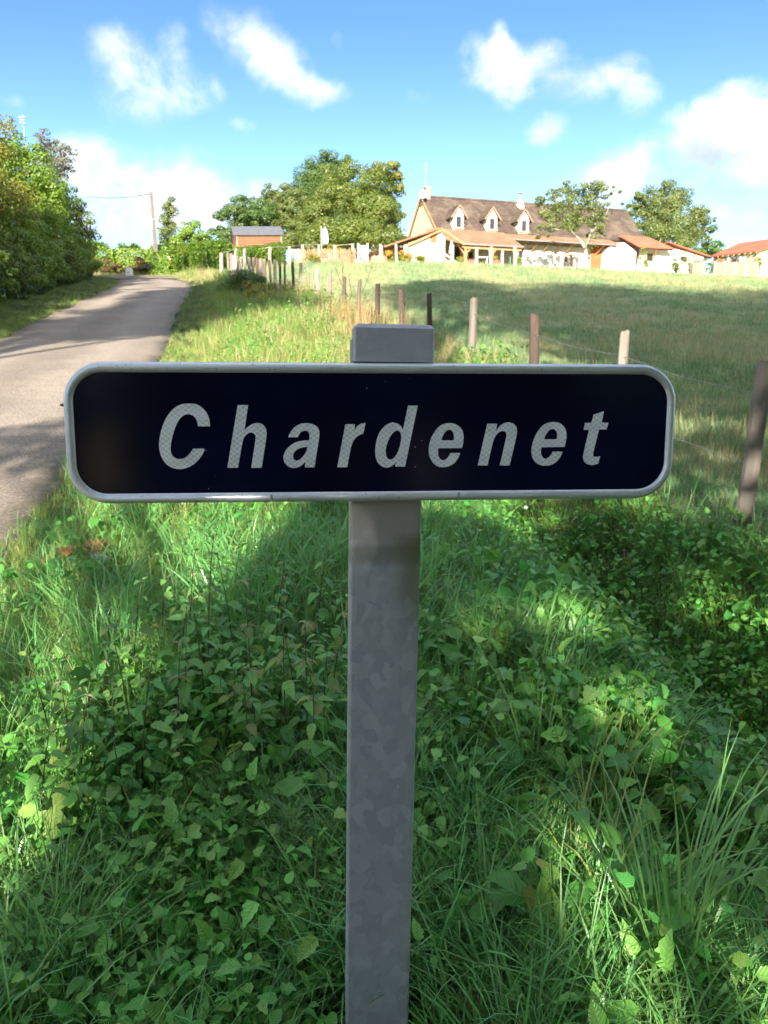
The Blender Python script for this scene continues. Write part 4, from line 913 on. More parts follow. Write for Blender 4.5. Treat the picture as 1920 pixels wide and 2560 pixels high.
# ------------------------------------------------------------------ barn at the right edge
barn = empty('red_roofed_barn', P(1860, 690, 101), 'low barn with bright red tiled roof at the right edge', 'barn')
A_ = P(1776,640,106); B_ = P(1896,627,98.5); C_ = P(1849,607,111); D_ = P(1990,588,103.5)
roofslab('roof', [A_, B_, D_, C_], roofr, .16, barn)
A2, B2 = P(1784,641,106.1), P(1893,629,99)
MB().prism([Vector((A2.x,A2.y,9)), Vector((B2.x,B2.y,9)), B2-Vector((0,0,.35)), A2-Vector((0,0,.35))], (.1,.3,0)).build('wall', beigew, barn)
G1 = P(1996,592,103.8)
MB().prism([Vector((B2.x,B2.y,9)), Vector((G1.x,G1.y,9)), G1-Vector((0,0,.5)), B2-Vector((0,0,.25))], (-.1,.3,0)).build('gable_wall', creamw, barn)
def onw(px, pt_, pb_, w, name, mat):
    t = (px-1784)/(1893-1784); Y = 106.1+(99-106.1)*t-.12; a, b_ = P(px, pt_, Y), P(px, pb_, Y); MB().box((a+b_)/2, (w, .1, (a-b_).length), Matrix.Rotation(-.7, 3, 'Z')).build(name, mat, barn)
onw(1808, 645, 653, 1.5, 'window', orangew); onw(1843, 645, 658, 1.3, 'window', darkw); onw(1863, 640, 672, 1.5, 'door', greyw); onw(1826, 643, 655, .9, 'window', greyw)
for k in range(9):
    t = k/8; q = A2.lerp(B2, t)-Vector((0,.1,.16)); MB().box(q, (.16,.9,.18), Matrix.Rotation(-.7, 3, 'Z')).build('rafter_end', timber, barn)

# ------------------------------------------------------------------ shed with boards
shed = empty('wooden_shed', P(645, 660, 80), 'reddish-brown timber shed with dark grey roof behind the laurel hedge', 'shed')
shw = simple('red_cedar_boards', (.26,.092,.030), (.19,.066,.022), 1.2, .7, bmp=.2, bscale=12)
shr = simple('grey_felt_roof', (.13,.13,.14), (.10,.10,.11), 3, .8)
Ya, Yb = 80, 84.5
fl, fr_ = P(592, 584, Ya), P(703, 585, Ya); bl = P(568, 588, Yb); z0 = 8.6
MB().prism([Vector((fl.x,Ya+.04,z0)), Vector((fr_.x,Ya+.04,z0)), Vector((fr_.x,Ya+.04,fl.z)), Vector((fl.x,Ya+.04,fl.z))], (0,.1,0)).build('wall', shw, shed)
nb_ = 14; hb = (fl.z-10.6)/nb_
for k in range(nb_):
    MB().box(((fl.x+fr_.x)/2, Ya+.012*(k % 2), 10.6+hb*(k+.5)), (fr_.x-fl.x, .05, hb-.03)).build('board', shw, shed)
for x in (fl.x, fr_.x): MB().box((x, Ya-.03, (10.4+fl.z)/2), (.16, .08, fl.z-10.4)).build('corner_post', chm, shed)
apx = (P(578, 566, Ya+2.2).z)
sx = P(583, 580, Ya).x-fl.x
gl0 = Vector((fl.x-.02, Ya+.1, 0)); gl1 = Vector((fl.x-1.25, Ya+4.2, 0)); gm_ = (gl0+gl1)/2
MB().prism([Vector((gl0.x,gl0.y,z0)), Vector((gl1.x,gl1.y,z0)), Vector((gl1.x,gl1.y,fl.z)), Vector((gm_.x,gm_.y,apx-.15)), Vector((gl0.x,gl0.y,fl.z))], (.12,.02,0)).build('side_wall', shw, shed)
ev = Vector((0,-.3,-.12)); of = Vector((-.35,.0,0))
E0 = Vector((fl.x, Ya, fl.z))+ev+of; E1 = Vector((fr_.x, Ya, fl.z))+ev+Vector((.3,0,0)); R0_ = Vector((gm_.x, gm_.y, apx))+of; R1_ = Vector((fr_.x-.62+.3, gm_.y, apx)); B0_ = Vector((gl1.x, gl1.y+.3, fl.z-.12))+of; B1_ = Vector((fr_.x-1.2, gl1.y+.3, fl.z-.12))
roofslab('roof', [E0, E1, R1_, R0_], shr, .10, shed); roofslab('roof', [B0_, B1_, R1_+Vector((0,.01,-.01)), R0_+Vector((0,.01,-.01))], shr, .10, shed)

# ------------------------------------------------------------------ utility pole and wire
conc = simple('pale_concrete', (.22,.185,.145), (.17,.145,.115), 3, .85, bmp=.2)
pb_ = P(394, 672, 57); gp = gpt(pb_.x, 57); tp = P(377.5, 481, 57)
pole = empty('utility_pole', gp, 'tapering pale concrete utility pole leaning slightly by the lane', 'utility pole')
m = MB(); m.tube([gp-Vector((0,0,.4)), tp], [.19, .10], 4); m.build('pole', conc, pole)
ca = P(374, 548, 56.85); cb_ = P(390, 549, 56.85); MB().bar(ca, cb_, .06).build('cross_arm', gutter, pole)
MB().bar(P(381, 548, 56.85), P(381, 575, 56.85), .07).build('cable_bracket', gutter, pole)
w0 = P(375, 485, 57); w1 = P(215, 491, 66); m = MB(); pts = []
for i in range(13):
    t = i/12; q = w0.lerp(w1, t); q.z -= .55*4*t*(1-t)*.35; pts.append(q)
m.tube(pts, .020, 5, False).build('wire', darkw, pole)
w1 = P(560, 470, 92); m = MB(); pts = []
for i in range(13):
    t = i/12; q = w0.lerp(w1, t); q.z -= 1.0*4*t*(1-t)*.35; pts.append(q)
m.tube(pts, .012, 5, False).build('wire', gutter, pole)
# mast in the trees far left
a = P(57, 330, 60); ms = empty('aerial_on_mast', a, 'small aerial on a thin mast above the roadside row', 'aerial')
MB().tube([gpt(a.x, 60), P(57, 288, 60)], .03, 5).build('mast', gutter, ms); m = MB()
for dz, l in ((0,.5),(-.2,.35),(-.4,.4)): q = P(57, 290, 60)+Vector((0,0,dz)); m.bar(q-Vector((l/2,.2,.12)), q+Vector((l/2,-.2,-.12)), .05)
m.build('aerial_rods', gutter, ms)

# ------------------------------------------------------------------ small things near the bend
def thing_mesh(name, label, cat, m, mat, **k): o = m.build(name, mat); set_props(o, label, cat); return o
wp = hit(322, 694, 20, 60); k = wp.y/FP
bx = empty('letter_box', wp, 'white box on a short post at the left side of the bend', 'letter box')
m = MB(); W_, H_ = 15*k, 20*k; pr_ = [(-W_/2,0),(W_/2,0),(W_/2,H_*.8),(W_*.3,H_*.97),(0,H_),(-W_*.3,H_*.97),(-W_/2,H_*.8)]
m.prism([wp+Vector((x, 0, z+.12)) for x, z in pr_], (0,.3,0)).build('box', simple('white_enamel', (.8,.78,.72), (.7,.68,.62), 3, .5), bx, bevel=.01)
MB().box(wp+Vector((W_*.3,.2,-.05)), (.09,.09,.5)).build('post', conc, bx); MB().box(wp+Vector((0,-.012,H_*.62)), (W_*.55,.02,.03)).build('slot', darkw, bx)
sp_ = P(423, 640, 57); s_ = empty('small_white_plate', sp_, 'small white plate sticking out of the hedge beside the utility pole', 'plate')
MB().box(sp_, (.36,.03,.36)).build('plate', MATS['white_enamel'], s_); MB().box(sp_+Vector((0,.04,-.6)), (.05,.05,1.3)).build('post', gutter, s_)

# ------------------------------------------------------------------ paddock fence along the verge
woodg = simple('weathered_grey_post_wood', (.23,.195,.165), (.12,.095,.075), 3, .85, bmp=.7, bscale=16, bdist=.02, stretch=(1,1,.15))
woodb = simple('brown_post_wood', (.135,.088,.062), (.065,.044,.034), 4, .85, bmp=.8, bscale=16, bdist=.02, stretch=(1,1,.15))
woodp = simple('bleached_post_wood', (.52,.44,.34), (.34,.28,.22), 3, .85, bmp=.5, bscale=12, bdist=.02, stretch=(1,1,.2))
woodpk = simple('pinkish_post_wood', (.32,.24,.18), (.20,.15,.115), 3, .85, bmp=.5, bscale=12, bdist=.02, stretch=(1,1,.2))
fence = empty('paddock_fence', gpt(2.3, 4.7), 'fence of rough wooden posts and wire climbing between verge and paddock', 'fence')
def rough_post(base, top, r, mat, parent, seed, name='post', n=8, chip=True, flat=1.0):
    g = np.random.default_rng(seed); base, top = Vector(base), Vector(top); m = MB(); K = 9; vsx = []
    ax = (top-base).normalized(); x = ax.cross(Vector((0,1,0))).normalized(); y = ax.cross(x)
    ph = g.random(3)*6.28; bend = g.normal(size=2)*.012*(top-base).length
    for i in range(K):
        t = i/(K-1); c = base.lerp(top, t)+x*bend[0]*math.sin(t*3.1)+y*bend[1]*math.sin(t*3.1)
        for k in range(n):
            a = 2*math.pi*k/n; rr = r*(1+.10*math.sin(2*a+ph[0])+.07*math.sin(3*a+ph[1]+t*2)+.04*g.normal())*(1.06-.12*t)
            z = ax*((.25*r*math.cos(a+ph[2])+.12*r*g.normal()) if (i == K-1 and chip) else 0)
            vsx.append(c+x*math.cos(a)*rr+y*math.sin(a)*rr*flat+z)
    fs = [(i*n+k, i*n+(k+1) % n, (i+1)*n+(k+1) % n, (i+1)*n+k) for i in range(K-1) for k in range(n)]
    cc = len(vsx); vsx.append(top); fs += [((K-1)*n+k, (K-1)*n+(k+1) % n, cc) for k in range(n)]
    return m.add(vsx, fs).build(name, mat, parent)
def fy(px):
    ys_ = np.linspace(3, 62, 3000); fx = fence_x(ys_); zz = gz(fx, ys_)
    dep = ys_*math.cos(PITCH)-zz*math.sin(PITCH); pxs = 960+FP*fx/dep
    i = int(np.argmin(np.abs(pxs-px))); return ys_[i]
FPOST = [(1912,905,48,'g'),(1562,829,30,'g'),(1335,788,27,'b'),(1185,746,21,'g'),(1073,734,14,'b'),(1003,724,18,'b'),(944,710,13,'b'),(900,699,10,'g'),(862,692,10,'b'),(825,683,10,'k'),(792,672,13,'p'),(771,669,8,'k'),(753,658,9,'p'),
 (731,655,8,'b'),(712,652,7,'g'),(699,650,8,'b'),(687,650,9,'g'),(673,650,8,'b'),(660,647,9,'k'),(651,647,9,'k'),(641,645,8,'b'),(633,644,10,'k'),(622,643,8,'p'),(611,642,7,'p'),(602,642,8,'p'),(593,640,8,'k'),(584,639,7,'p'),(577,634,9,'k'),(569,632,7,'k')]
mm = {'g': woodg, 'b': woodb, 'k': woodpk, 'p': woodp}; tops = []
for i, (px, py, w, c) in enumerate(FPOST):
    Y = fy(px) if i else 4.55; t = P(px, py, Y); lean = {0:(1880-1912)*Y/FP*.98, 1:-.06}.get(i, random.uniform(-.04,.04)); bx_ = t.x+lean
    base = Vector((bx_, Y, float(gz(bx_, Y))-.25))
    if t.z-base.z < .9: t.z = base.z+1.2
    r = w*.44*Y*.98/FP
    rough_post(base, t, r, mm[c], fence, 500+i, flat=.8, n=10 if i < 7 else 6); tops.append((base, t))
for hgt in (.86, .55):
    m = MB()
    for (b0, t0_), (b1, t1_) in zip(tops[:-1], tops[1:]):
        a = b0.lerp(t0_, hgt); c = b1.lerp(t1_, hgt); mid = a.lerp(c, .5)-Vector((0,0,.03)); m.tube([a, mid, c], .0026 if a.y < 12 else .004, 4, False)
    m.build('wire', MATS['chimney_brick'] if False else gutter, fence)
ins = MB(); q = tops[0][0].lerp(tops[0][1], .97); 

# white-post fence in front of the farm
ff = empty('farm_fence', hit(1131, 657, 30, 79.5), 'fence of pale crooked stakes across the top of the paddock', 'fence')
WP = [(553,634,690),(590,622,684),(613,622,678),(640,624,665),(676,618,662),(723,617,660),(757,612,657),(796,612,654),(837,614,654),(880,610,653),(953,611,643),(992,610,656),(1029,634,657),(1099,647,658),(1131,613,657),(1191,618,663),(1228,617,663),(1256,623,663),(1287,618,666),(1317,655,669),(1348,658,670),(1376,655,673),(1404,637,671),(1438,650,674),(1471,634,677),(1509,637,678),(1540,662,680),(1573,664,682),(1606,640,683),(1638,655,685),(1669,649,685),(1701,652,687),(1729,654,688),(1760,652,688),(1786,654,690),(1812,655,692),(1839,657,691),(1865,659,691),(1892,660,691)]
prev = None
for i, (px, a, b_) in enumerate(WP):
    bp = hit(px, b_, 30, 80) if px < 1320 else P(px, b_, 79.5+(px-1320)*.022); bp.z = float(gz(bp.x, bp.y))
    t = P(px+{1471:2,1509:6,1892:3}.get(px, 0)+random.uniform(-2,2), a, bp.y); 
    if t.z-bp.z < .35: t.z = bp.z+.5
    rough_post(bp-Vector((0,0,.3)), t, .5*random.uniform(6,9)*bp.y/FP, woodp, ff, 600+i, name='stake', n=6)
    if prev is not None and px < 940: MB().bar(prev.lerp(t, 0), t, .045).build('rail', woodp, ff)
    prev = t
m = MB(); pv = None
# picket fence
pf_ = empty('picket_fence', hit(800, 657, 30, 79.5), 'brown picket fence overgrown with weeds left of the farmhouse', 'fence')
pkm = simple('brown_pickets', (.42,.23,.13), (.32,.17,.10), 3, .8)
pa = hit(727, 659, 30, 79.8); pz = hit(912, 655, 30, 79.8); pz.z = float(gz(pz.x, pz.y)); npk = 44
pa = pa+Vector((0,.5,0)); pz = pz+Vector((0,.5,0))
pm_ = MB().box((0,0,.55), (.10,.03,1.15)).add([(-.05,-.015,1.125),(.05,-.015,1.125),(0,-.015,1.25),(-.05,.015,1.125),(.05,.015,1.125),(0,.015,1.25)], [(0,1,2),(3,5,4),(0,2,5,3),(1,4,5,2)])
pme = pm_.build('picket', pkm, None).data; bpy.data.objects.remove(bpy.data.objects['picket'])
for i in range(npk):
    t = i/(npk-1); q = pa.lerp(pz, t); 
    if .875 < t < .96: continue
    o = link('picket', pme, pf_); o.location = q-pf_.location+Vector((0,0,.15)); o.scale = (1.0,1,1.05+.06*math.sin(i*2.1)); o.rotation_euler = (0, random.uniform(-.03,.03), 0)
for z in (.4, 1.05): MB().bar(pa+Vector((0,.03,z)), pz+Vector((0,.03,z)), .05, .09).build('rail', pkm, pf_)
# white gate
gq = hit(907, 654, 30, 79.5); k = gq.y/FP
gt = empty('white_gate', gq, 'small white wooden gate between the picket fence and the planter', 'gate')
for dx in (-11, 11): MB().box(gq+Vector((dx*k,0,22*k)), (5*k,.12,46*k)).build('post', woodp, gt)
for z in (38, 31, 24, 14): MB().box(gq+Vector((0,-.02,z*k)), (18*k,.05,(5 if z > 20 else 3)*k)).build('bar', woodp, gt)
# parasol
pq = P(811, 612, 78); prs = empty('closed_parasol', Vector((pq.x,78,float(gz(pq.x,78)))), 'closed white parasol standing before the trees', 'parasol')
t = P(813, 567, 78); m = MB(); m.tube([P(814,610,78), P(814,600,78), P(813,585,78), P(812,574,78), t], [.30,.33,.30,.20,.04], 10); m.build('canopy', MATS['white_enamel'], prs, smooth=True)
MB().tube([Vector((pq.x-.3,78.1,float(gz(pq.x,78)))), P(803, 565, 78.1)], .06, 6).build('pole', greyw, prs)
# planter
pl = hit(948, 655.5, 30, 79.5); k = pl.y/FP
tp_ = empty('terracotta_planter', pl, 'low round terracotta planter at the edge of the paddock', 'planter')
m = MB(); m.tube([pl-Vector((0,0,.1)), pl+Vector((0,0,9*k)), pl+Vector((0,0,14*k))], [22*k,21*k,19*k], 14); m.build('trough', simple('terracotta', (.45,.24,.15), (.36,.19,.12), 4, .85), tp_, smooth=False)
# planting in front of the farmhouse
L_fl = leafmat('orange_flowers', (.62,.24,.03), (.75,.38,.05), rough=.6); L_yl = leafmat('yellow_green_leaves', (.16,.22,.03), (.35,.32,.05), rough=.5)
def shrub(label, name, px, pyt, pyb, rx, mat, seed, cat='shrub', n=900, fl=None, Y=None, ls=.13):
    b_ = hit(px, pyb, 30, 79.5) if Y is None else gpt(P(px, pyb, Y).x, Y); k = b_.y/FP; H = P(px, pyt, b_.y).z-b_.z
    root = empty(name, b_, label, cat); g = np.random.default_rng(seed)
    el = [(b_.x, b_.y, b_.z+H*.5, rx*k, rx*k*.8, H*.5), (b_.x+rx*k*.4, b_.y, b_.z+H*.35, rx*k*.6, rx*k*.6, H*.4)]
    crown('foliage', el, 12, n, ls, mat, root, g, .35, .6, .6, -1, zmin=b_.z)
    if fl: crown('flowers', [(b_.x, b_.y-.05, b_.z+H*.6, rx*k*1.02, rx*k*.85, H*.45)], 10, n//2, ls*.8, fl, root, g, .3, .8, 0, -.2)
    MB().tube([b_-Vector((0,0,.2)), b_+Vector((0,0,H*.6))], .04, 5).build('stem', bark, root)
shrub('orange flowering plant beside the terracotta planter', 'flowering_plant', 972, 624, 653, 14, L_yl, 701, 'plant', fl=L_fl)
shrub('orange flowering plant in front of the timber lean-to', 'flowering_plant', 1004, 628, 656, 13, L_yl, 702, 'plant', fl=L_fl)
shrub('orange flowering plant at the corner of the white annex', 'flowering_plant', 1018, 633, 657, 10, L_yl, 703, 'plant', fl=L_fl)
shrub('yellow-green bush below the small annex window', 'garden_bush', 1049, 636, 657, 15, L_yl, 704, 'bush')
shrub('small yellowish bush at the first porch post', 'garden_bush', 1150, 642, 658, 9, L_yl, 705, 'bush')
shrub('red geraniums and leaves at the middle porch post', 'potted_plant', 1238, 636, 652, 8, L_yl, 706, 'plant', Y=84, n=500)
shrub('leafy pot plant at the right end of the porch', 'potted_plant', 1297, 640, 660, 9, L_haz, 707, 'plant', Y=84.5, n=500)
shrub('reddish climbing shrub against the picket fence', 'garden_bush', 868, 622, 655, 22, L_hazy, 708, 'bush')
shrub('tangled weeds growing over the left pickets', 'garden_bush', 782, 630, 657, 24, L_hazy, 709, 'bush')
shrub('dark reddish bush right of the white gate', 'garden_bush', 936, 614, 645, 14, L_rust, 710, 'bush', Y=79.9)
shrub('low green bush behind the picket fence', 'garden_bush', 775, 600, 640, 30, L_olive, 711, 'bush', Y=84, n=1600, ls=.2)
shrub('pinkish flowering bush behind the picket fence', 'garden_bush', 835, 600, 640, 26, L_hazy, 712, 'bush', Y=84, n=1400, ls=.2)
shrub('small climbing tree on the white wall right of the barn door', 'wall_climber', 1606, 612, 684, 14, L_yl, 713, 'climber', Y=86.5, n=700)
for i, (px, a, w_) in enumerate(((1688,643,16),(1722,640,18),(1752,640,16),(1778,648,12))):
    shrub(['leafy shrub left of the small barred window','leafy shrub below the small barred window','leafy shrub at the right end of the white gable','leafy shrub in the gap before the red-roofed barn'][i], 'garden_bush', px, a, 684, w_, L_olive, 720+i, 'bush', Y=90, n=1000)
shrub('green climber on the corner of the red-roofed barn', 'wall_climber', 1893, 632, 690, 8, L_hedge, 730, 'climber', Y=97.5, n=500)
# red planters in the porch, parasol-like cloth, table
redm = simple('red_planter', (.55,.05,.04), (.45,.05,.04), 3, .6)
for i, (px, py) in enumerate(((1181, 652), (1240, 653))):
    q = P(px, py, 83.8); o = MB().prism([q+Vector((x, 0, z)) for x, z in ((-.32,-.45),(.32,-.45),(.4,.12),(-.4,.12))], (0,.4,0)).build('flower_box', redm); set_props(o, ['red flower box left of the middle porch post','red flower box at the middle porch post'][i], 'flower box', 'red flower boxes in the porch')
q = P(1128, 653, 84.2); um = empty('folded_parasol', q, 'folded white parasol on a round base at the open porch end', 'parasol')
m = MB(); m.tube([q, q+Vector((0,0,.9))], .04, 6); m.tube([q-Vector((0,0,.2)), q], [.55,.5], 10); m.build('stand', MATS['white_enamel'], um)
MB().tube([q+Vector((0,0,.75)), q+Vector((0,0,1.0)), q+Vector((0,0,1.9)), q+Vector((0,0,2.1))], [.30,.26,.12,.03], 8).build('canopy', MATS['white_enamel'], um, smooth=True)
q = P(1205, 650, 84.8); tb_ = empty('garden_table', q, 'white garden table under the porch roof', 'table')
MB().box(q+Vector((0,0,.25)), (1.2,.8,.08)).build('table_top', MATS['white_enamel'], tb_)
for dx in (-.5,.5):
    for dy in (-.3,.3): MB().box(q+Vector((dx,dy,-.2)), (.07,.07,.85)).build('leg', MATS['white_enamel'], tb_)
# rail fence and boards near the right
rf = empty('board_screen', P(1840, 690, 96), 'brown board screen standing behind the stakes before the barn', 'screen')
for k in range(22):
    px = 1783+k*5.2; a, b_ = P(px, 692, 95), P(px, 655, 95); MB().box((a+b_)/2, (.24,.05,(b_-a).length), None).build('board', pkm if k % 2 else woodpk, rf)
rf2 = empty('pale_rail_fence', P(1645, 684, 84), 'pale rail fence beside the dark stable door', 'fence')
for z in (659, 666, 675): MB().bar(P(1630, z, 84), P(1664, z-1, 84), .10).build('rail', woodp, rf2)
for px in (1632, 1662): MB().bar(P(px, 688, 84.1), P(px, 656, 84.1), .12).build('post', woodp, rf2)
sc2 = empty('weathered_screen', P(1742, 686, 92), 'weathered board panel between two stakes left of the barn', 'screen')
for k in range(5): a, b_ = P(1733+k*5, 690, 88), P(1733+k*5, 655, 88); MB().box((a+b_)/2, (.23,.05,(b_-a).length)).build('board', woodpk, sc2)
# ------------------------------------------------------------------ small plant templates (arrays: verts, quads, vc)
def arr(V, F, A): return np.array(V, float).reshape(-1, 3), np.array(F, int).reshape(-1, 4), np.array(A, float).reshape(-1, 3)
def blade(g, base, azm, L, w, lean, curve, nseg=5, twist=0.0):
    V, F, A = [], [], []; p = np.array(base, float); r = g.random(); tw = g.normal()*.5
    for i in range(nseg+1):
        t = i/nseg; ph = lean+curve*t*t; ww = w*(1-t**2.2)*(.65+.35*min(1, t*4))+.0002
        dirh = np.array([math.cos(azm), math.sin(azm), 0]); side = np.array([-math.sin(azm+tw), math.cos(azm+tw), 0])
        V += [p-side*ww/2, p+side*ww/2]; A += [[.5, t, r], [.5, t, r]]
        if i < nseg: F.append([2*i, 2*i+1, 2*i+3, 2*i+2])
        p = p+(dirh*math.sin(ph)+np.array([0, 0, math.cos(ph)]))*L/nseg
    return arr(V, F, A)
def leafarr(g, L, W, kind='nettle', nseg=8, droop=.5, fold=.35):
    """leaf lying along +x from the origin, face up"""
    V, F, A = [], [], []; r = g.random(); x = 0.0; z = 0.0; ph = .15
    for i in range(nseg+1):
        t = i/nseg
        if kind == 'nettle': w = (math.sin(math.pi*t**.62)**.9)*(1-t*.15) if 0 < t < 1 else 0
        elif kind == 'heart': w = {0:.62}.get(i, math.cos(t*math.pi/2)**.75*1.02)
        elif kind == 'round': w = math.sqrt(max(0, 1-(2*t-1)**2))
        elif kind == 'lance': w = math.sin(math.pi*t**.8)**.8 if 0 < t < 1 else 0
        else: w = math.sin(math.pi*t) ** .7 if 0 < t < 1 else 0
        if kind in ('nettle', 'oak'): w *= (1.10 if i % 2 else .86)
        if kind == 'oak': w *= (1.25 if i % 2 else .70)
        hw = max(w, .02)*W/2; zz = fold*hw
        back = -.16*L if (kind == 'heart' and i == 0) else 0
        V += [[x+back, -hw, z+zz], [x, 0, z], [x+back, hw, z+zz]]; A += [[1, t, r], [0, t, r], [1, t, r]]
        if i < nseg: b_ = 3*i; F += [[b_, b_+1, b_+4, b_+3], [b_+1, b_+2, b_+5, b_+4]]
        ph -= droop/nseg; x += math.cos(ph)*L/nseg; z += math.sin(ph)*L/nseg
    return arr(V, F, A)
def xf(a, rot, loc, s=1.0): return (a[0]*s) @ np.array(rot).T+np.array(loc), a[1], a[2]
def rotm(az_, tiltx, rollx): return (Matrix.Rotation(az_, 3, 'Z') @ Matrix.Rotation(-tiltx, 3, 'Y') @ Matrix.Rotation(rollx, 3, 'X'))
def join(parts):
    V, F, A, o = [], [], [], 0
    for v, f, a in parts: V.append(v); F.append(f+o); A.append(a); o += len(v)
    return np.concatenate(V), np.concatenate(F), np.concatenate(A)
def stemarr(g, pts, w):
    V, F, A = [], [], []; r = g.random()
    for i, p in enumerate(pts):
        for k in range(3): t = 2*math.pi*k/3; V.append([p[0]+math.cos(t)*w, p[1]+math.sin(t)*w, p[2]]); A.append([.5, .3, r])
        if i:
            for k in range(3): F.append([(i-1)*3+k, (i-1)*3+(k+1) % 3, i*3+(k+1) % 3, i*3+k])
    return arr(V, F, A)
L_grass = leafmat('fresh_grass', (.200,.300,.065), (.350,.425,.120), (.285,.370,.095), transl=.40, rough=.38, inst=True)
L_grassd = leafmat('bluish_grass', (0.108,0.317,0.086), (0.197,0.439,0.125), (0.148,0.378,0.103), transl=.35, rough=.33, inst=True)
L_dry = leafmat('dry_grass', (.46,.36,.18), (.58,.47,.25), (.38,.27,.12), transl=.3, rough=.6, inst=True)
L_field = leafmat('paddock_grass', (.25,.36,.155), (.38,.45,.21), (.44,.45,.25), transl=.35, rough=.5, inst=True)
L_cover = leafmat('ground_cover_leaves', (0.104,0.329,0.057), (0.197,0.476,0.080), (0.148,0.390,0.064), transl=.30, rough=.33, midrib=(0.138,0.293,0.068), inst=True)
L_nettle = leafmat('nettle_leaves', (0.108,0.323,0.064), (0.187,0.427,0.080), (0.148,0.366,0.064), transl=.30, rough=.34, midrib=(0.118,0.244,0.057), inst=True)
L_pale = leafmat('pale_leaves', (.16,.27,.05), (.24,.33,.06), transl=.35, rough=.45, midrib=(.30,.38,.12), inst=True)
L_bind = leafmat('bindweed_leaves', (0.074,0.293,0.040), (0.123,0.378,0.050), transl=.35, rough=.30, midrib=(0.128,0.329,0.080), inst=True)
stemm = simple('purple_green_stem', (.085,.055,.035), (.07,.11,.03), 8, .6)
seedm = simple('nettle_seed', (.30,.32,.15), (.24,.22,.10), 30, .9)
LIB = bpy.data.collections.new('plant_templates')      # never linked to the scene
def proto(name, a, mat, lib):
    me = npmesh(name, a[0], a[1], [mat], True, a[2]); o = bpy.data.objects.new(name, me); lib.objects.link(o); return o
def make_scatter(name, label_kind, V, rot, sc, idx, lib):
    me = bpy.data.meshes.new(name); n = len(V); me.vertices.add(n); me.vertices.foreach_set('co', np.asarray(V, np.float32).ravel())
    for nm, ty, dat in (('rot', 'FLOAT_VECTOR', rot), ('sc', 'FLOAT_VECTOR', sc), ('idx', 'INT', idx)):
        a = me.attributes.new(nm, ty, 'POINT'); a.data.foreach_set('vector' if ty != 'INT' else 'value', np.asarray(dat, np.float32 if ty != 'INT' else np.int32).ravel())
    o = link(name, me); o['kind'] = 'stuff'
    if label_kind: o['label'] = label_kind
    ng = bpy.data.node_groups.new(name+'_nodes', 'GeometryNodeTree')
    ng.interface.new_socket('Geometry', in_out='INPUT', socket_type='NodeSocketGeometry'); ng.interface.new_socket('Geometry', in_out='OUTPUT', socket_type='NodeSocketGeometry')
    gi = ng.nodes.new('NodeGroupInput'); go = ng.nodes.new('NodeGroupOutput'); ip = ng.nodes.new('GeometryNodeInstanceOnPoints'); ci = ng.nodes.new('GeometryNodeCollectionInfo')
    ci.inputs['Collection'].default_value = lib; ci.inputs['Separate Children'].default_value = True; ci.inputs['Reset Children'].default_value = True
    ip.inputs['Pick Instance'].default_value = True
    def na(nm, ty): q = ng.nodes.new('GeometryNodeInputNamedAttribute'); q.data_type = ty; q.inputs['Name'].default_value = nm; return q.outputs['Attribute']
    er = ng.nodes.new('FunctionNodeEulerToRotation')
    ng.links.new(gi.outputs[0], ip.inputs['Points']); ng.links.new(ci.outputs[0], ip.inputs['Instance']); ng.links.new(na('idx', 'INT'), ip.inputs['Instance Index'])
    ng.links.new(na('rot', 'FLOAT_VECTOR'), er.inputs[0]); ng.links.new(er.outputs[0], ip.inputs['Rotation']); ng.links.new(na('sc', 'FLOAT_VECTOR'), ip.inputs['Scale']); ng.links.new(ip.outputs[0], go.inputs[0])
    md = o.modifiers.new('instances', 'NODES'); md.node_group = ng
    return o
def sample(n, y0, y1, cond, dens_pow=0.0, g=rng, margin=.35, spread=.60):
    """random ground positions ahead of the viewer; dens_pow thins them out with distance"""
    out = []; need = n
    while need > 0:
        u = g.random(need*4); y = y0*(y1/y0)**u if dens_pow else y0+(y1-y0)*u
        x = g.uniform(-1, 1, need*4)*(spread*y1+margin) if not dens_pow else g.uniform(-1, 1, need*4)*(spread*y+margin)
        k = (np.abs(x) < spread*y+margin) & cond(x, y); x, y = x[k][:need], y[k][:need]; out.append(np.stack([x, y], -1)); need -= len(x)
        if not len(x): break
    p = np.concatenate(out); return p[:, 0], p[:, 1]
def vn(x, y, s, seed=0.0):
    """cheap smooth 2-D noise 0..1"""
    return .5+.25*(np.sin(x*s*1.3+seed)+np.sin(y*s*1.7+seed*2+.6*np.sin(x*s*.9))*.7+np.sin((x+y)*s*2.3+seed*3)*.5)/1.1
def scatter(name, label, lib, nproto, x, y, scale, g=rng, tiltmax=.15, zoff=0.0, pick=None, zs=None):
    n = len(x); V = np.stack([x, y, gz(x, y)+zoff], -1)
    rot = np.stack([g.normal(size=n)*tiltmax, g.normal(size=n)*tiltmax, g.uniform(0, 6.283, n)], -1)
    s = scale*g.uniform(.7, 1.3, n); S = np.stack([s, s, s*(zs if zs is not None else 1)], -1)
    idx = pick if pick is not None else g.integers(0, nproto, n)
    return make_scatter(name, label, V, rot, S, idx, lib)
gg = np.random.default_rng(99)
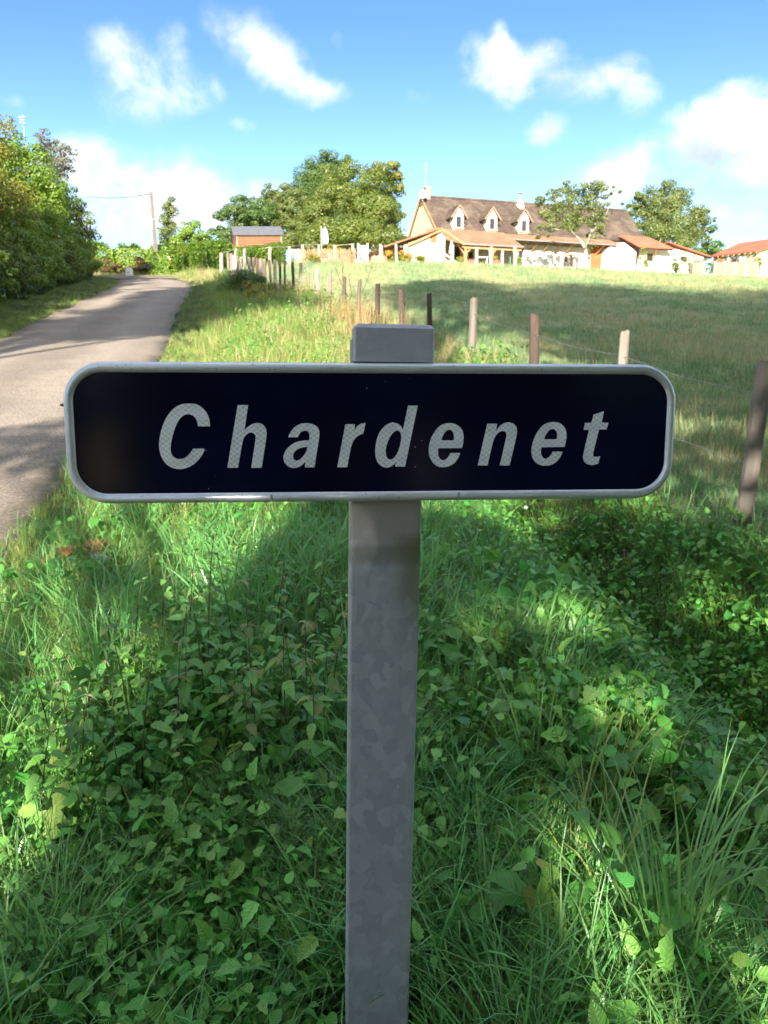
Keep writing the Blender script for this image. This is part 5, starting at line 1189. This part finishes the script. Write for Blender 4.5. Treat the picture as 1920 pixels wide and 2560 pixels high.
# --- grass tufts
lib_g = bpy.data.collections.new('grass_tufts')
def tuft(g, n, r, Lr, wr, lean, curve, nseg=5):
    return join([blade(g, (g.normal()*r, g.normal()*r, -.02), g.uniform(0, 6.28), g.uniform(*Lr), g.uniform(*wr), abs(g.normal()*lean)+.03, g.uniform(*curve), nseg) for _ in range(n)])
for i in range(4): proto(f'a{i}_short_tuft', tuft(gg, 20, .04, (.10,.26), (.003,.006), .35, (.3,1.5), 4), L_grass, lib_g)
for i in range(3): proto(f'b{i}_long_tuft', tuft(gg, 14, .035, (.26,.46), (.005,.010), .30, (.8,2.3), 6), L_grassd, lib_g)
for i in range(2): proto(f'c{i}_dry_tuft', tuft(gg, 7, .04, (.14,.34), (.002,.004), .5, (.2,1.8), 4), L_dry, lib_g)
# --- verge close to the viewer
road_l = lambda x, y: x-road_r(y)
clear_ = lambda x, y: ~((np.abs(x) < .20) & (y < 1.42))
onverge = lambda x, y: clear_(x, y) & (road_l(x, y) > -.06+.10*np.sin(y*2.7)*np.sin(y*5.1)) & (x < fence_x(y)+np.where(y < 9, -.22, .3))
x, y = sample(14000, 1.15, 9.5, onverge, 1, gg)
lft = np.clip((-.3-x)/1.5, 0, 1)
pick = np.where(gg.random(len(x)) < .70+.1*lft, gg.integers(0, 4, len(x)), gg.integers(4, 7, len(x))); pick = np.where(gg.random(len(x)) < .055+.05*(x > 1.0), 7+gg.integers(0, 2, len(x)), pick)
edge = np.clip(road_l(x, y)/.6, .5, 1)
lowz = 1-.22*((x > -1.05) & (x < -.12) & (y > 1.75) & (y < 3.2))-.22*((y <= 1.75) & (x < -.18) & (x > -.62))-.40*((x > .8) & (y > 2.6) & (x < fence_x(y)-.3))
scatter('verge_grass', 'mixed green grass of the verge around the sign post', lib_g, 9, x, y, lowz*edge*(.66+.50*vn(x, y, 1.9, 2))*np.clip(.78+.12*(y-1.5), .78, 1.05), gg, .22, pick=pick)
# --- ground cover leaves close to the viewer
lib_c = bpy.data.collections.new('cover_clusters')
def cluster(g, n, kind, L, W, h, r, nseg=7, **k):
    ps = []
    for _ in range(n):
        a = g.uniform(0, 6.28); rr = r*math.sqrt(g.random()); bx, by = rr*math.cos(a), rr*math.sin(a); z = g.uniform(*h); s = g.uniform(.45, 1.35)
        tx, ty = bx+g.normal()*.02, by+g.normal()*.02
        ps.append(stemarr(g, [(bx*.4, by*.4, -.02), (bx*.8, by*.8, z*.6), (tx, ty, z)], .0009))
        ps.append(xf(leafarr(g, L*s, W*s, kind, nseg, g.uniform(.2, .9), g.uniform(.1, .5)), rotm(g.uniform(0, 6.28), g.normal()*.40+.1, g.normal()*.35), (tx, ty, z)))
    return join(ps)
for i in range(3): proto(f'a{i}_heart_cluster', cluster(gg, 9, 'heart', .042, .035, (.05,.20), .09), L_bind, lib_c)
for i in range(3): proto(f'b{i}_toothed_cluster', cluster(gg, 10, 'nettle', .044, .026, (.06,.24), .09, 8), L_cover, lib_c)
for i in range(2): proto(f'c{i}_round_cluster', cluster(gg, 14, 'round', .026, .026, (.02,.13), .08, 5), L_cover, lib_c)
for i in range(2): proto(f'd{i}_lance_cluster', cluster(gg, 12, 'nettle', .030, .020, (.05,.24), .07, 6), L_cover, lib_c)
x, y = sample(13000, 1.15, 9.0, lambda x, y: onverge(x, y) & (road_l(x, y) > .45), 1, gg)
leafy = .06+.32*(vn(x, y, 3.1, 4) > .60)+.08*(x < -.1)*(y < 2.0)+.20*(x > .1)*(x < .6)*(y > 2.0)+.6*(x > .75)*(y > 2.6)-.20*(x < -.75)*(y > 2.3)-.2*(x > .25)*(y < 2.0)
keep = gg.random(len(x)) < np.clip(leafy, .04, .8); x, y = x[keep], y[keep]
scatter('ground_cover', 'leafy ground cover of bindweed, nettle and balm under the sign', lib_c, 10, x, y, .8+.5*vn(x, y, 2.2), gg, .18, zs=1.15)
# --- taller herbs and grass farther along the verge
lib_v = bpy.data.collections.new('far_verge_tufts')
for i in range(3): proto(f'a{i}_tall_tuft', tuft(gg, 16, .09, (.22,.55), (.008,.016), .28, (.3,1.6), 4), L_grass, lib_v)
for i in range(2): proto(f'b{i}_dry_tuft', tuft(gg, 12, .08, (.25,.60), (.006,.011), .25, (.2,1.0), 4), L_dry, lib_v)
for i in range(3): proto(f'c{i}_herb', cluster(gg, 26, 'nettle', .065, .032, (.08,.50), .16, 5), L_cover, lib_v)
x, y = sample(11000, 8.0, 60, lambda x, y: onverge(x, y) & (road_l(x, y) > .0) & (x < fence_x(y)+.6), 1, gg, .3)
dryz = np.clip(1-np.abs(x-fence_x(y)+.6)/1.9, 0, 1)*(y > 10); r_ = gg.random(len(x))
pick = np.where(r_ < .10+.62*dryz*vn(x, y, .8, 1)*1.3, 3+gg.integers(0, 2, len(x)), np.where(gg.random(len(x)) < .07+.16*dryz, 5+gg.integers(0, 3, len(x)), gg.integers(0, 3, len(x))))
sc_ = np.clip(road_l(x, y)/1.6, .30, 1)*(.65+.35*np.clip(y/25, 0, 1))*(.7+.6*vn(x, y, .9, 5)*(1+dryz*.4))
scatter('tall_verge_growth', 'tall grass, dry stalks and herbs between lane and fence', lib_v, 8, x, y, sc_, gg, .2, pick=pick)
# --- left verge
x, y = sample(7000, 10, 52, lambda x, y: (road_l(x, y) < -4.05) & (road_l(x, y) > -6.6), 1, gg, .3, .62)
scatter('left_verge_grass', 'short grass strip between the lane and the roadside row', lib_v, 8, x, y, .22+.10*vn(x, y, .9)+np.clip((-road_l(x, y)-5.2)*.25, 0, .3), gg, .2, pick=gg.integers(0, 3, len(x)))
# grass beyond the bend
x, y = sample(2600, 46, 60, lambda x, y: (road_l(x, y) > -.1) & (x < fence_x(y)+.5) | (y > 54) & (x < -12), 0, gg, .3, .45)
scatter('bend_grass', 'grass bank at the end of the lane', lib_v, 8, x, y, .55, gg, .2, pick=gg.integers(0, 5, len(x)))
# --- paddock
lib_f = bpy.data.collections.new('paddock_tufts')
for i in range(4): proto(f'a{i}_flat_tuft', tuft(gg, 22, .10, (.06,.17), (.004,.008), .9, (.2,1.3), 3), L_field, lib_f)
for i in range(2): proto(f'b{i}_hay', tuft(gg, 16, .12, (.08,.22), (.003,.006), 1.25, (.0,.5), 3), L_dry, lib_f)
L_fgreen = leafmat('cool_paddock_grass', (.12,.26,.10), (.20,.34,.14), transl=.3, rough=.5, inst=True)
for i in range(2): proto(f'c{i}_green', tuft(gg, 20, .08, (.08,.18), (.005,.009), .6, (.3,1.3), 3), L_fgreen, lib_f)
x, y = sample(27000, 3.4, 84, lambda x, y: x > fence_x(y)+.15, 1, gg, .3, .58)
nz_ = vn(x, y, .55, 3)*.6+vn(x, y, 1.7, 7)*.4; r_ = gg.random(len(x))
pick = np.where(r_ < np.clip((nz_-.36)*1.7, 0.05, .55), 4+gg.integers(0, 2, len(x)), np.where(nz_+.25*gg.normal(size=len(x)) < .38, 6+gg.integers(0, 2, len(x)), gg.integers(0, 4, len(x))))
scatter('paddock_grass', 'grazed paddock grass mixed with hay', lib_f, 8, x, y, .62+.020*y+.25*vn(x, y, 1.1), gg, .15, pick=pick)
# ------------------------------------------------------------------ plants one can pick out
def leafmesh(name, kind, L, W, mat, seed, **k):
    a = leafarr(np.random.default_rng(seed), L, W, kind, k.pop('nseg', 9), **k); return npmesh(name, a[0], a[1], [mat], True, a[2])
NL = [leafmesh('leaf', 'nettle', .085, .046, L_nettle, 800+i, droop=.4+.3*i, fold=.2+.1*i, nseg=12) for i in range(4)]
NP = [leafmesh('leaf', 'nettle', .085, .046, L_pale, 810+i, droop=.5+.3*i, fold=.2+.1*i, nseg=12) for i in range(2)]
BL = [leafmesh('leaf', 'nettle', .060, .046, L_nettle, 820+i, droop=.2+.3*i, fold=.15+.1*i, nseg=10) for i in range(3)]
BP = [leafmesh('leaf', 'nettle', .060, .046, L_pale, 825+i, droop=.2+.3*i, fold=.15+.1*i, nseg=10) for i in range(2)]
HL = [leafmesh('leaf', 'heart', .060, .052, L_bind, 830+i, droop=.3+.3*i, fold=.15+.15*i, nseg=9) for i in range(3)]
def seedmesh(seed):
    g = np.random.default_rng(seed); m = MB()
    for k in range(7):
        a = g.uniform(0, 6.28); p = Vector((0,0,0)); pts = [p]
        for j in range(4): p = p+Vector((math.cos(a)*.012, math.sin(a)*.012, .003-.005*j)); pts.append(p)
        m.tube(pts, [.0016,.003,.0035,.003,.001], 4)
    o = m.build('seed_cluster', seedm); me = o.data; bpy.data.objects.remove(o); return me
SEED = [seedmesh(840+i) for i in range(3)]
def leafy_plant(name, label, group, cat, x, y, H, leaves, pale, nodes, lscale, seed, lean=.12, seeds=0, per=2, gap0=.18, droop=(.0,.7)):
    g = np.random.default_rng(seed); b_ = gpt(x, y); root = empty(name, b_, label, cat, group)
    la = g.uniform(0, 6.28); pts = []
    for i in range(9):
        t = i/8; pts.append(b_+Vector((math.cos(la)*lean*H*t*t, math.sin(la)*lean*H*t*t, H*t-.02)))
    MB().tube(pts, [.0032*(1-.6*i/8)*(H/.5)**.5 for i in range(9)], 5).build('stem', stemm, root, smooth=True)
    for k in range(nodes):
        t = gap0+(1-gap0)*k/max(1, nodes-1); i = min(7, int(t*8)); p = pts[i].lerp(pts[i+1], t*8-i)-b_
        s = lscale*(1.0-.62*max(0, (t-.55)/.45))*g.uniform(.8, 1.15)*(.75+.25*min(1, t*3))
        a0 = g.uniform(-.3, .3)+(k % 2)*math.pi/2+la
        for q in range(per):
            a = a0+q*2*math.pi/per+g.normal()*.15
            o = link('leaf', (pale if g.random() < .12 else leaves)[int(g.integers(0, len(pale)))], root)
            pet = .018*s*1.2; dn = g.uniform(*droop)
            o.rotation_euler = Euler((g.normal()*.2, dn-(.6 if t > .93 else 0), a), 'XYZ'); o.scale = (s, s, s)
            o.location = p+Vector((math.cos(a)*pet, math.sin(a)*pet, 0))
        if seeds and t > .5 and k % 2 == 0:
            o = link('seed_cluster', SEED[k % 3], root); o.location = p; o.rotation_euler = (0, 0, a0); o.scale = (seeds,)*3
    return root
g = np.random.default_rng(1234)
def patch(n, xr, yr, fn):
    for i in range(n): fn(g.uniform(*xr), g.uniform(*yr), i)
GN = 'stinging nettles left of the post'
patch(36, (-1.00,-.16), (1.80,3.1), lambda x, y, i: leafy_plant('nettle', 'stinging nettle in the dense patch left of the post', GN, 'nettle', x, y, g.uniform(.36,.60), NL, NP, 8, g.uniform(.75,1.15), 900+i, seeds=.55 if i % 4 == 0 else 0))
for i, (px, py, H, lab) in enumerate(((640, 1960, .66, 'tall nettle stem with seed tassels rising highest in the patch'), (770, 2010, .60, 'tall reddish nettle stem with seeds close to the left side of the post'), (450, 2000, .52, 'nettle with brownish seed tassels at the left side of the patch'))):
    q = hit(px, py); leafy_plant('nettle', lab, GN, 'nettle', q.x, q.y, H, NL, NP, 9, .85, 950+i, seeds=.8, lean=.08)
q = hit(455, 2330); leafy_plant('nettle', 'nettle with large yellow-green leaves hanging towards the viewer left of the post', GN, 'nettle', q.x, q.y+.45, .42, NP, NP, 6, 1.35, 960, lean=.35, droop=(.5,1.1))
GR = 'nettles right of the post'
patch(14, (.14,.62), (2.0,3.4), lambda x, y, i: leafy_plant('nettle', 'small nettle in the leafy patch right of the post', GR, 'nettle', x, y, g.uniform(.16,.34), NL, NP, 6, g.uniform(.7,1.0), 1000+i))
for i, (px, py, H, lab) in enumerate(((1260, 2560, .36, 'large drooping nettle at the bottom right of the post'), (1400, 2600, .24, 'broad-leaved nettle at the bottom edge right of the post'))):
    q = hit(px, min(py, 2559)); leafy_plant('nettle', lab, GR, 'nettle', q.x+.0, q.y+.12, H, NL, NP, 6, 1.15, 1040+i, lean=.3, droop=(.3,1.0))
GB_ = 'lemon balm plants at the lower left'
patch(28, (-.98,-.20), (1.45,1.95), lambda x, y, i: leafy_plant('balm_plant', 'low balm plant with rounded toothed leaves at the lower left', GB_, 'herb', x, y, g.uniform(.14,.28), BL, BP, 5, g.uniform(.75,1.1), 1100+i, droop=(-.2,.35), gap0=.3))
GV = 'bindweed vines around the post'
patch(16, (-.5,1.5), (1.5,3.4), lambda x, y, i: leafy_plant('bindweed', 'bindweed shoot with arrow-shaped leaves in the undergrowth', GV, 'vine', x if abs(x) > .14 else .3, y, g.uniform(.14,.34), HL, HL[:2], 7, g.uniform(.7,1.15), 1200+i, per=1, lean=.5, droop=(.1,.8)))
def mesh_plant(name, label, cat, x, y, a, mat, group=None):
    b_ = gpt(x, y); me = npmesh(name, a[0], a[1], [mat], True, a[2]); o = link(name, me, loc=b_); set_props(o, label, cat, group); return o
# tussocks of long grass
TU = [(1660,2559,.42,90,(.45,.80),'big tussock of broad bluish blades at the lower right',L_grassd,.009), (1500,2350,.0,46,(.35,.62),'arching grass tussock left of the big bluish tussock',L_grass,.007), (1330,2050,.0,60,(.35,.60),'fan of long grass blades right of the middle of the post',L_grassd,.0075),
      (1240,1750,.0,46,(.30,.50),'tuft of fine long grass near the post on the right, upper one',L_grass,.005), (1560,2080,.0,44,(.30,.52),'arching green tussock at the far right of the undergrowth',L_grass,.006), (130,2559,.10,64,(.30,.55),'bluish grass tussock at the bottom left corner',L_grassd,.007),
      (330,2500,.05,40,(.22,.42),'smaller grass tussock beside the bottom left corner tussock',L_grass,.006), (640,1600,.0,40,(.30,.48),'arching pale grass tussock behind the nettles',L_grassd,.006), (850,1500,.0,40,(.28,.42),'grass tussock behind the post under the sign',L_grassd,.006),
      (1800,2200,.0,36,(.3,.5),'loose tussock at the right edge above the bluish one',L_grass,.006), (470,1520,.0,36,(.25,.40),'light green tussock in the sunny verge',L_grass,.005)]
TU += [(420,2250,0,40,(.24,.40),'grass fan among the balm plants at the lower left',L_grass,.0055), (230,2100,0,44,(.26,.44),'grass tuft below the pale sow thistle leaves',L_grassd,.006), (700,2480,0,40,(.22,.38),'grass tuft at the bottom just left of the post',L_grass,.0055), (1170,1980,0,50,(.30,.52),'grass fan close to the right side of the post',L_grass,.006), (1370,1800,0,46,(.28,.48),'arching grass fan above the middle of the right undergrowth',L_grassd,.006), (1480,2150,0,56,(.34,.60),'long bending grass between the post and the big bluish tussock',L_grass,.007), (1250,2400,0,46,(.26,.44),'low grass tuft near the bottom right of the post',L_grassd,.006)]
for i, (px, py, dy, n, Lr, lab, mat, w) in enumerate(TU):
    q = hit(px, py); g2 = np.random.default_rng(1300+i)
    a = join([blade(g2, (g2.normal()*.035, g2.normal()*.035, -.03), g2.uniform(0, 6.28), g2.uniform(*Lr), w*g2.uniform(.6,1.3), abs(g2.normal()*.30)+.04, g2.uniform(.3, 2.0), 8) for _ in range(n)])
    mesh_plant('grass_tussock', lab, 'grass tussock', q.x, q.y+dy*0, a, mat, 'grass tussocks')
# horsetail
q = hit(735, 2300); g2 = np.random.default_rng(1400)
a = join([blade(g2, (g2.normal()*.01, g2.normal()*.01, .12+.20*g2.random()), g2.uniform(0, 6.28), g2.uniform(.10,.20), .0018, g2.uniform(.6,1.3), g2.uniform(.6,1.6), 6) for _ in range(110)]+[blade(g2, (0,0,-.02), 1, .36, .004, .03, .1, 4)])
mesh_plant('horsetail', 'feathery horsetail spraying thin drooping threads left of the post', 'horsetail', q.x, q.y, a, L_grassd)
# thistle-like pale leaf at the left edge
q = hit(85, 2300)
for i, (dx, H, tl, lab) in enumerate(((0, .10, 1.05, 'large pale lobed sow thistle leaf standing upright at the left edge'), (-.07, .07, .85, 'smaller pale lobed leaf beside the upright one at the left edge'))):
    g2 = np.random.default_rng(1450+i); a = leafarr(g2, .26-.05*i, .085, 'oak', 14, .5, .2); a = xf(a, rotm(1.2+i*1.1, tl, .15), (0, 0, H)); mesh_plant('sow_thistle_leaf', lab, 'leaf', q.x+dx, q.y, a, L_pale)
# big dock-like leaves
for i, (px, py, L, azm, tl, lab) in enumerate(((810,2559,.17,1.5,.9,'broad veined leaf standing at the bottom right beside the post'), (640,2420,.10,-1.0,.3,'shiny arrow-shaped leaf left of the post'), (800,2250,.11,.2,.2,'pale shiny leaf touching the left side of the post'))):
    px = 1640/1.728+px if i == 0 else px; px = 1365 if i == 0 else px
    q = hit(px, py); g2 = np.random.default_rng(1480+i); a = xf(leafarr(g2, L, L*.5, 'heart' if i else 'lance', 10, .4, .25), rotm(azm, tl, .2), (0, 0, .13)); mesh_plant('broad_leaf', lab, 'leaf', q.x, q.y, a, L_bind if i else L_cover)
# fallen leaves
L_dead = leafmat('dead_leaves', (.30,.135,.055), (.42,.21,.09), rough=.7)
for i, (px, py, s, h, lab) in enumerate(((75,2390,.085,.10,'brown oak leaf lying in the grass at the lower left'), (480,2060,.080,.10,'dull brown dead leaf lying among the balm leaves'), (465,2215,.03,.14,'tiny orange-brown leaf scrap on the balm leaves'), (1140,2100,.05,.06,'brown leaf scrap right of the post'))):
    q = hit(px, py); g2 = np.random.default_rng(1500+i); mesh_plant('fallen_leaf', lab, 'fallen leaf', q.x, q.y, xf(leafarr(g2, s, s*.7, 'oak', 10, 1.0, .5), rotm(.6+i, .25, .3), (0, 0, h)), L_dead)
q = hit(215, 1440); g2 = np.random.default_rng(1520)
a = join([xf(leafarr(g2, .13, .10, 'oak', 8, 1.4, .6), rotm(g2.uniform(0,6.28), g2.uniform(.1,.8), g2.normal()*.4), (g2.normal()*.06, g2.normal()*.04, .12+.05*g2.random())) for _ in range(9)])
mesh_plant('dry_leaf_clump', 'orange-brown clump of dry curled leaves in the sunny grass at the left', 'dead leaves', q.x, q.y, a, L_dead)
q = hit(140, 1445); a = join([xf(leafarr(g2, .08, .06, 'oak', 8, 1.4, .6), rotm(g2.uniform(0,6.28), g2.uniform(.1,.8), 0), (g2.normal()*.05, g2.normal()*.03, .10)) for _ in range(5)])
mesh_plant('dry_leaf_clump', 'smaller brown clump of dry leaves left of the orange-brown one', 'dead leaves', q.x, q.y, a, L_dead)
q = hit(255, 1450); o = MB().box(q+Vector((0,0,.13)), (.10,.04,.035), Matrix.Rotation(.3,3,'Y')).build('scrap_of_litter', simple('blue_white_litter', (.30,.34,.45), (.6,.63,.68), 14, .5), bevel=.008); set_props(o, 'small bluish white scrap beside the orange-brown leaf clump', 'litter')
# flowers
def flower(px, py, rad, mat, label, name, n=5, tilt=.8, hgt=.22):
    q = P(px, py, hit(px, py+90).y); fr = empty(name, Vector((q.x, q.y, float(gz(q.x, q.y)))), label, 'flower')
    MB().tube([fr.location, (fr.location+q)/2+Vector((.01,0,0)), q], .0018, 4).build('stem', MATS['purple_green_stem'], fr)
    me = npmesh('petal', *leafarr(np.random.default_rng(3), rad, rad*1.0, 'round', 5, -.6, .2)[:2], [mat], True)
    for k in range(n): o = link('petal', me, fr); o.location = q-fr.location; o.rotation_euler = Euler((0, -.5, 2*math.pi*k/n), 'XYZ'); o.rotation_euler = (Matrix.Rotation(tilt, 3, 'X') @ Matrix.Rotation(2*math.pi*k/n, 3, 'Z') @ Matrix.Rotation(-.6, 3, 'Y')).to_euler()
flower(1314, 1272, .032, simple('white_petals', (.85,.85,.85), (.8,.8,.82), 3, .5), 'white bindweed flower under the right half of the sign', 'bindweed_flower')
flower(1850, 1796, .016, simple('yellow_petals', (.75,.42,.04), (.7,.35,.03), 3, .5), 'small orange-yellow flower at the right edge of the ditch', 'yellow_flower', 8)
L_dock = leafmat('dock_stalk_brown', (.34,.19,.09), (.48,.31,.15), rough=.8)
# young sapling and dry stalks by the fence
sb = gpt(fence_x(23.5)-.35, 23.5); sap = empty('twiggy_sapling', sb, 'twiggy sapling with bent branch by the fence above the sign post', 'sapling'); m = MB(); k = 23.5/FP; tips = []
g2 = np.random.default_rng(77)
for path in ([(890,810),(893,770),(905,735),(922,690),(932,655)], [(885,810),(868,740),(850,700),(838,665)], [(886,800),(860,720),(856,690),(858,650)], [(895,790),(880,740),(872,690)], [(893,775),(905,760),(915,740)]):
    pp = [P(a_, b2, 23.5+g2.normal()*.1) for a_, b2 in path]; pp[0] = sb+Vector((g2.normal()*.05,0,-.05)); m.tube(pp, [.025,.018,.012,.009,.005][:len(pp)], 5)
    for a_, b2 in zip(pp[1:-1], pp[2:]):
        for _ in range(9): tips.append(np.array(a_.lerp(b2, g2.random()))+g2.normal(size=3)*.07)
m.build('stems', bark, sap)
tips = np.array(tips); V_, F_ = leaf_quads(tips, g2.normal(size=(len(tips),3))+np.array([0,-1,.3]), .085, g2, .5)
link('foliage', npmesh('foliage', V_-np.array(sb), F_, [L_haz], False, np.repeat(g2.random((len(tips),3)), 4, 0)), sap)
for i, (Y, dx) in enumerate(((18.5,-.6),(20.5,-.5),(26,-.5),(15.5,-.7),(29,-.6))):
    x = float(fence_x(Y))+dx; g2 = np.random.default_rng(1600+i); pl_ = []
    for _ in range(80):
        pl_.append(blade(g2, (g2.normal()*.35, g2.normal()*.35, 0), g2.uniform(0,6.28), g2.uniform(.5,1.05), .020, abs(g2.normal()*.15), g2.uniform(0,.5), 5))
    mesh_plant('dock_stalks', ['rusty dock stalks by the fence, nearest clump','rusty dock stalks by the fence, second clump','rusty dock stalks by the fence, fourth clump','rusty dock stalks closest to the sign cap','rusty dock stalks by the fence, farthest clump'][i], 'dry stalks', x, Y, join(pl_), L_dock, 'rusty dock stalks along the fence')
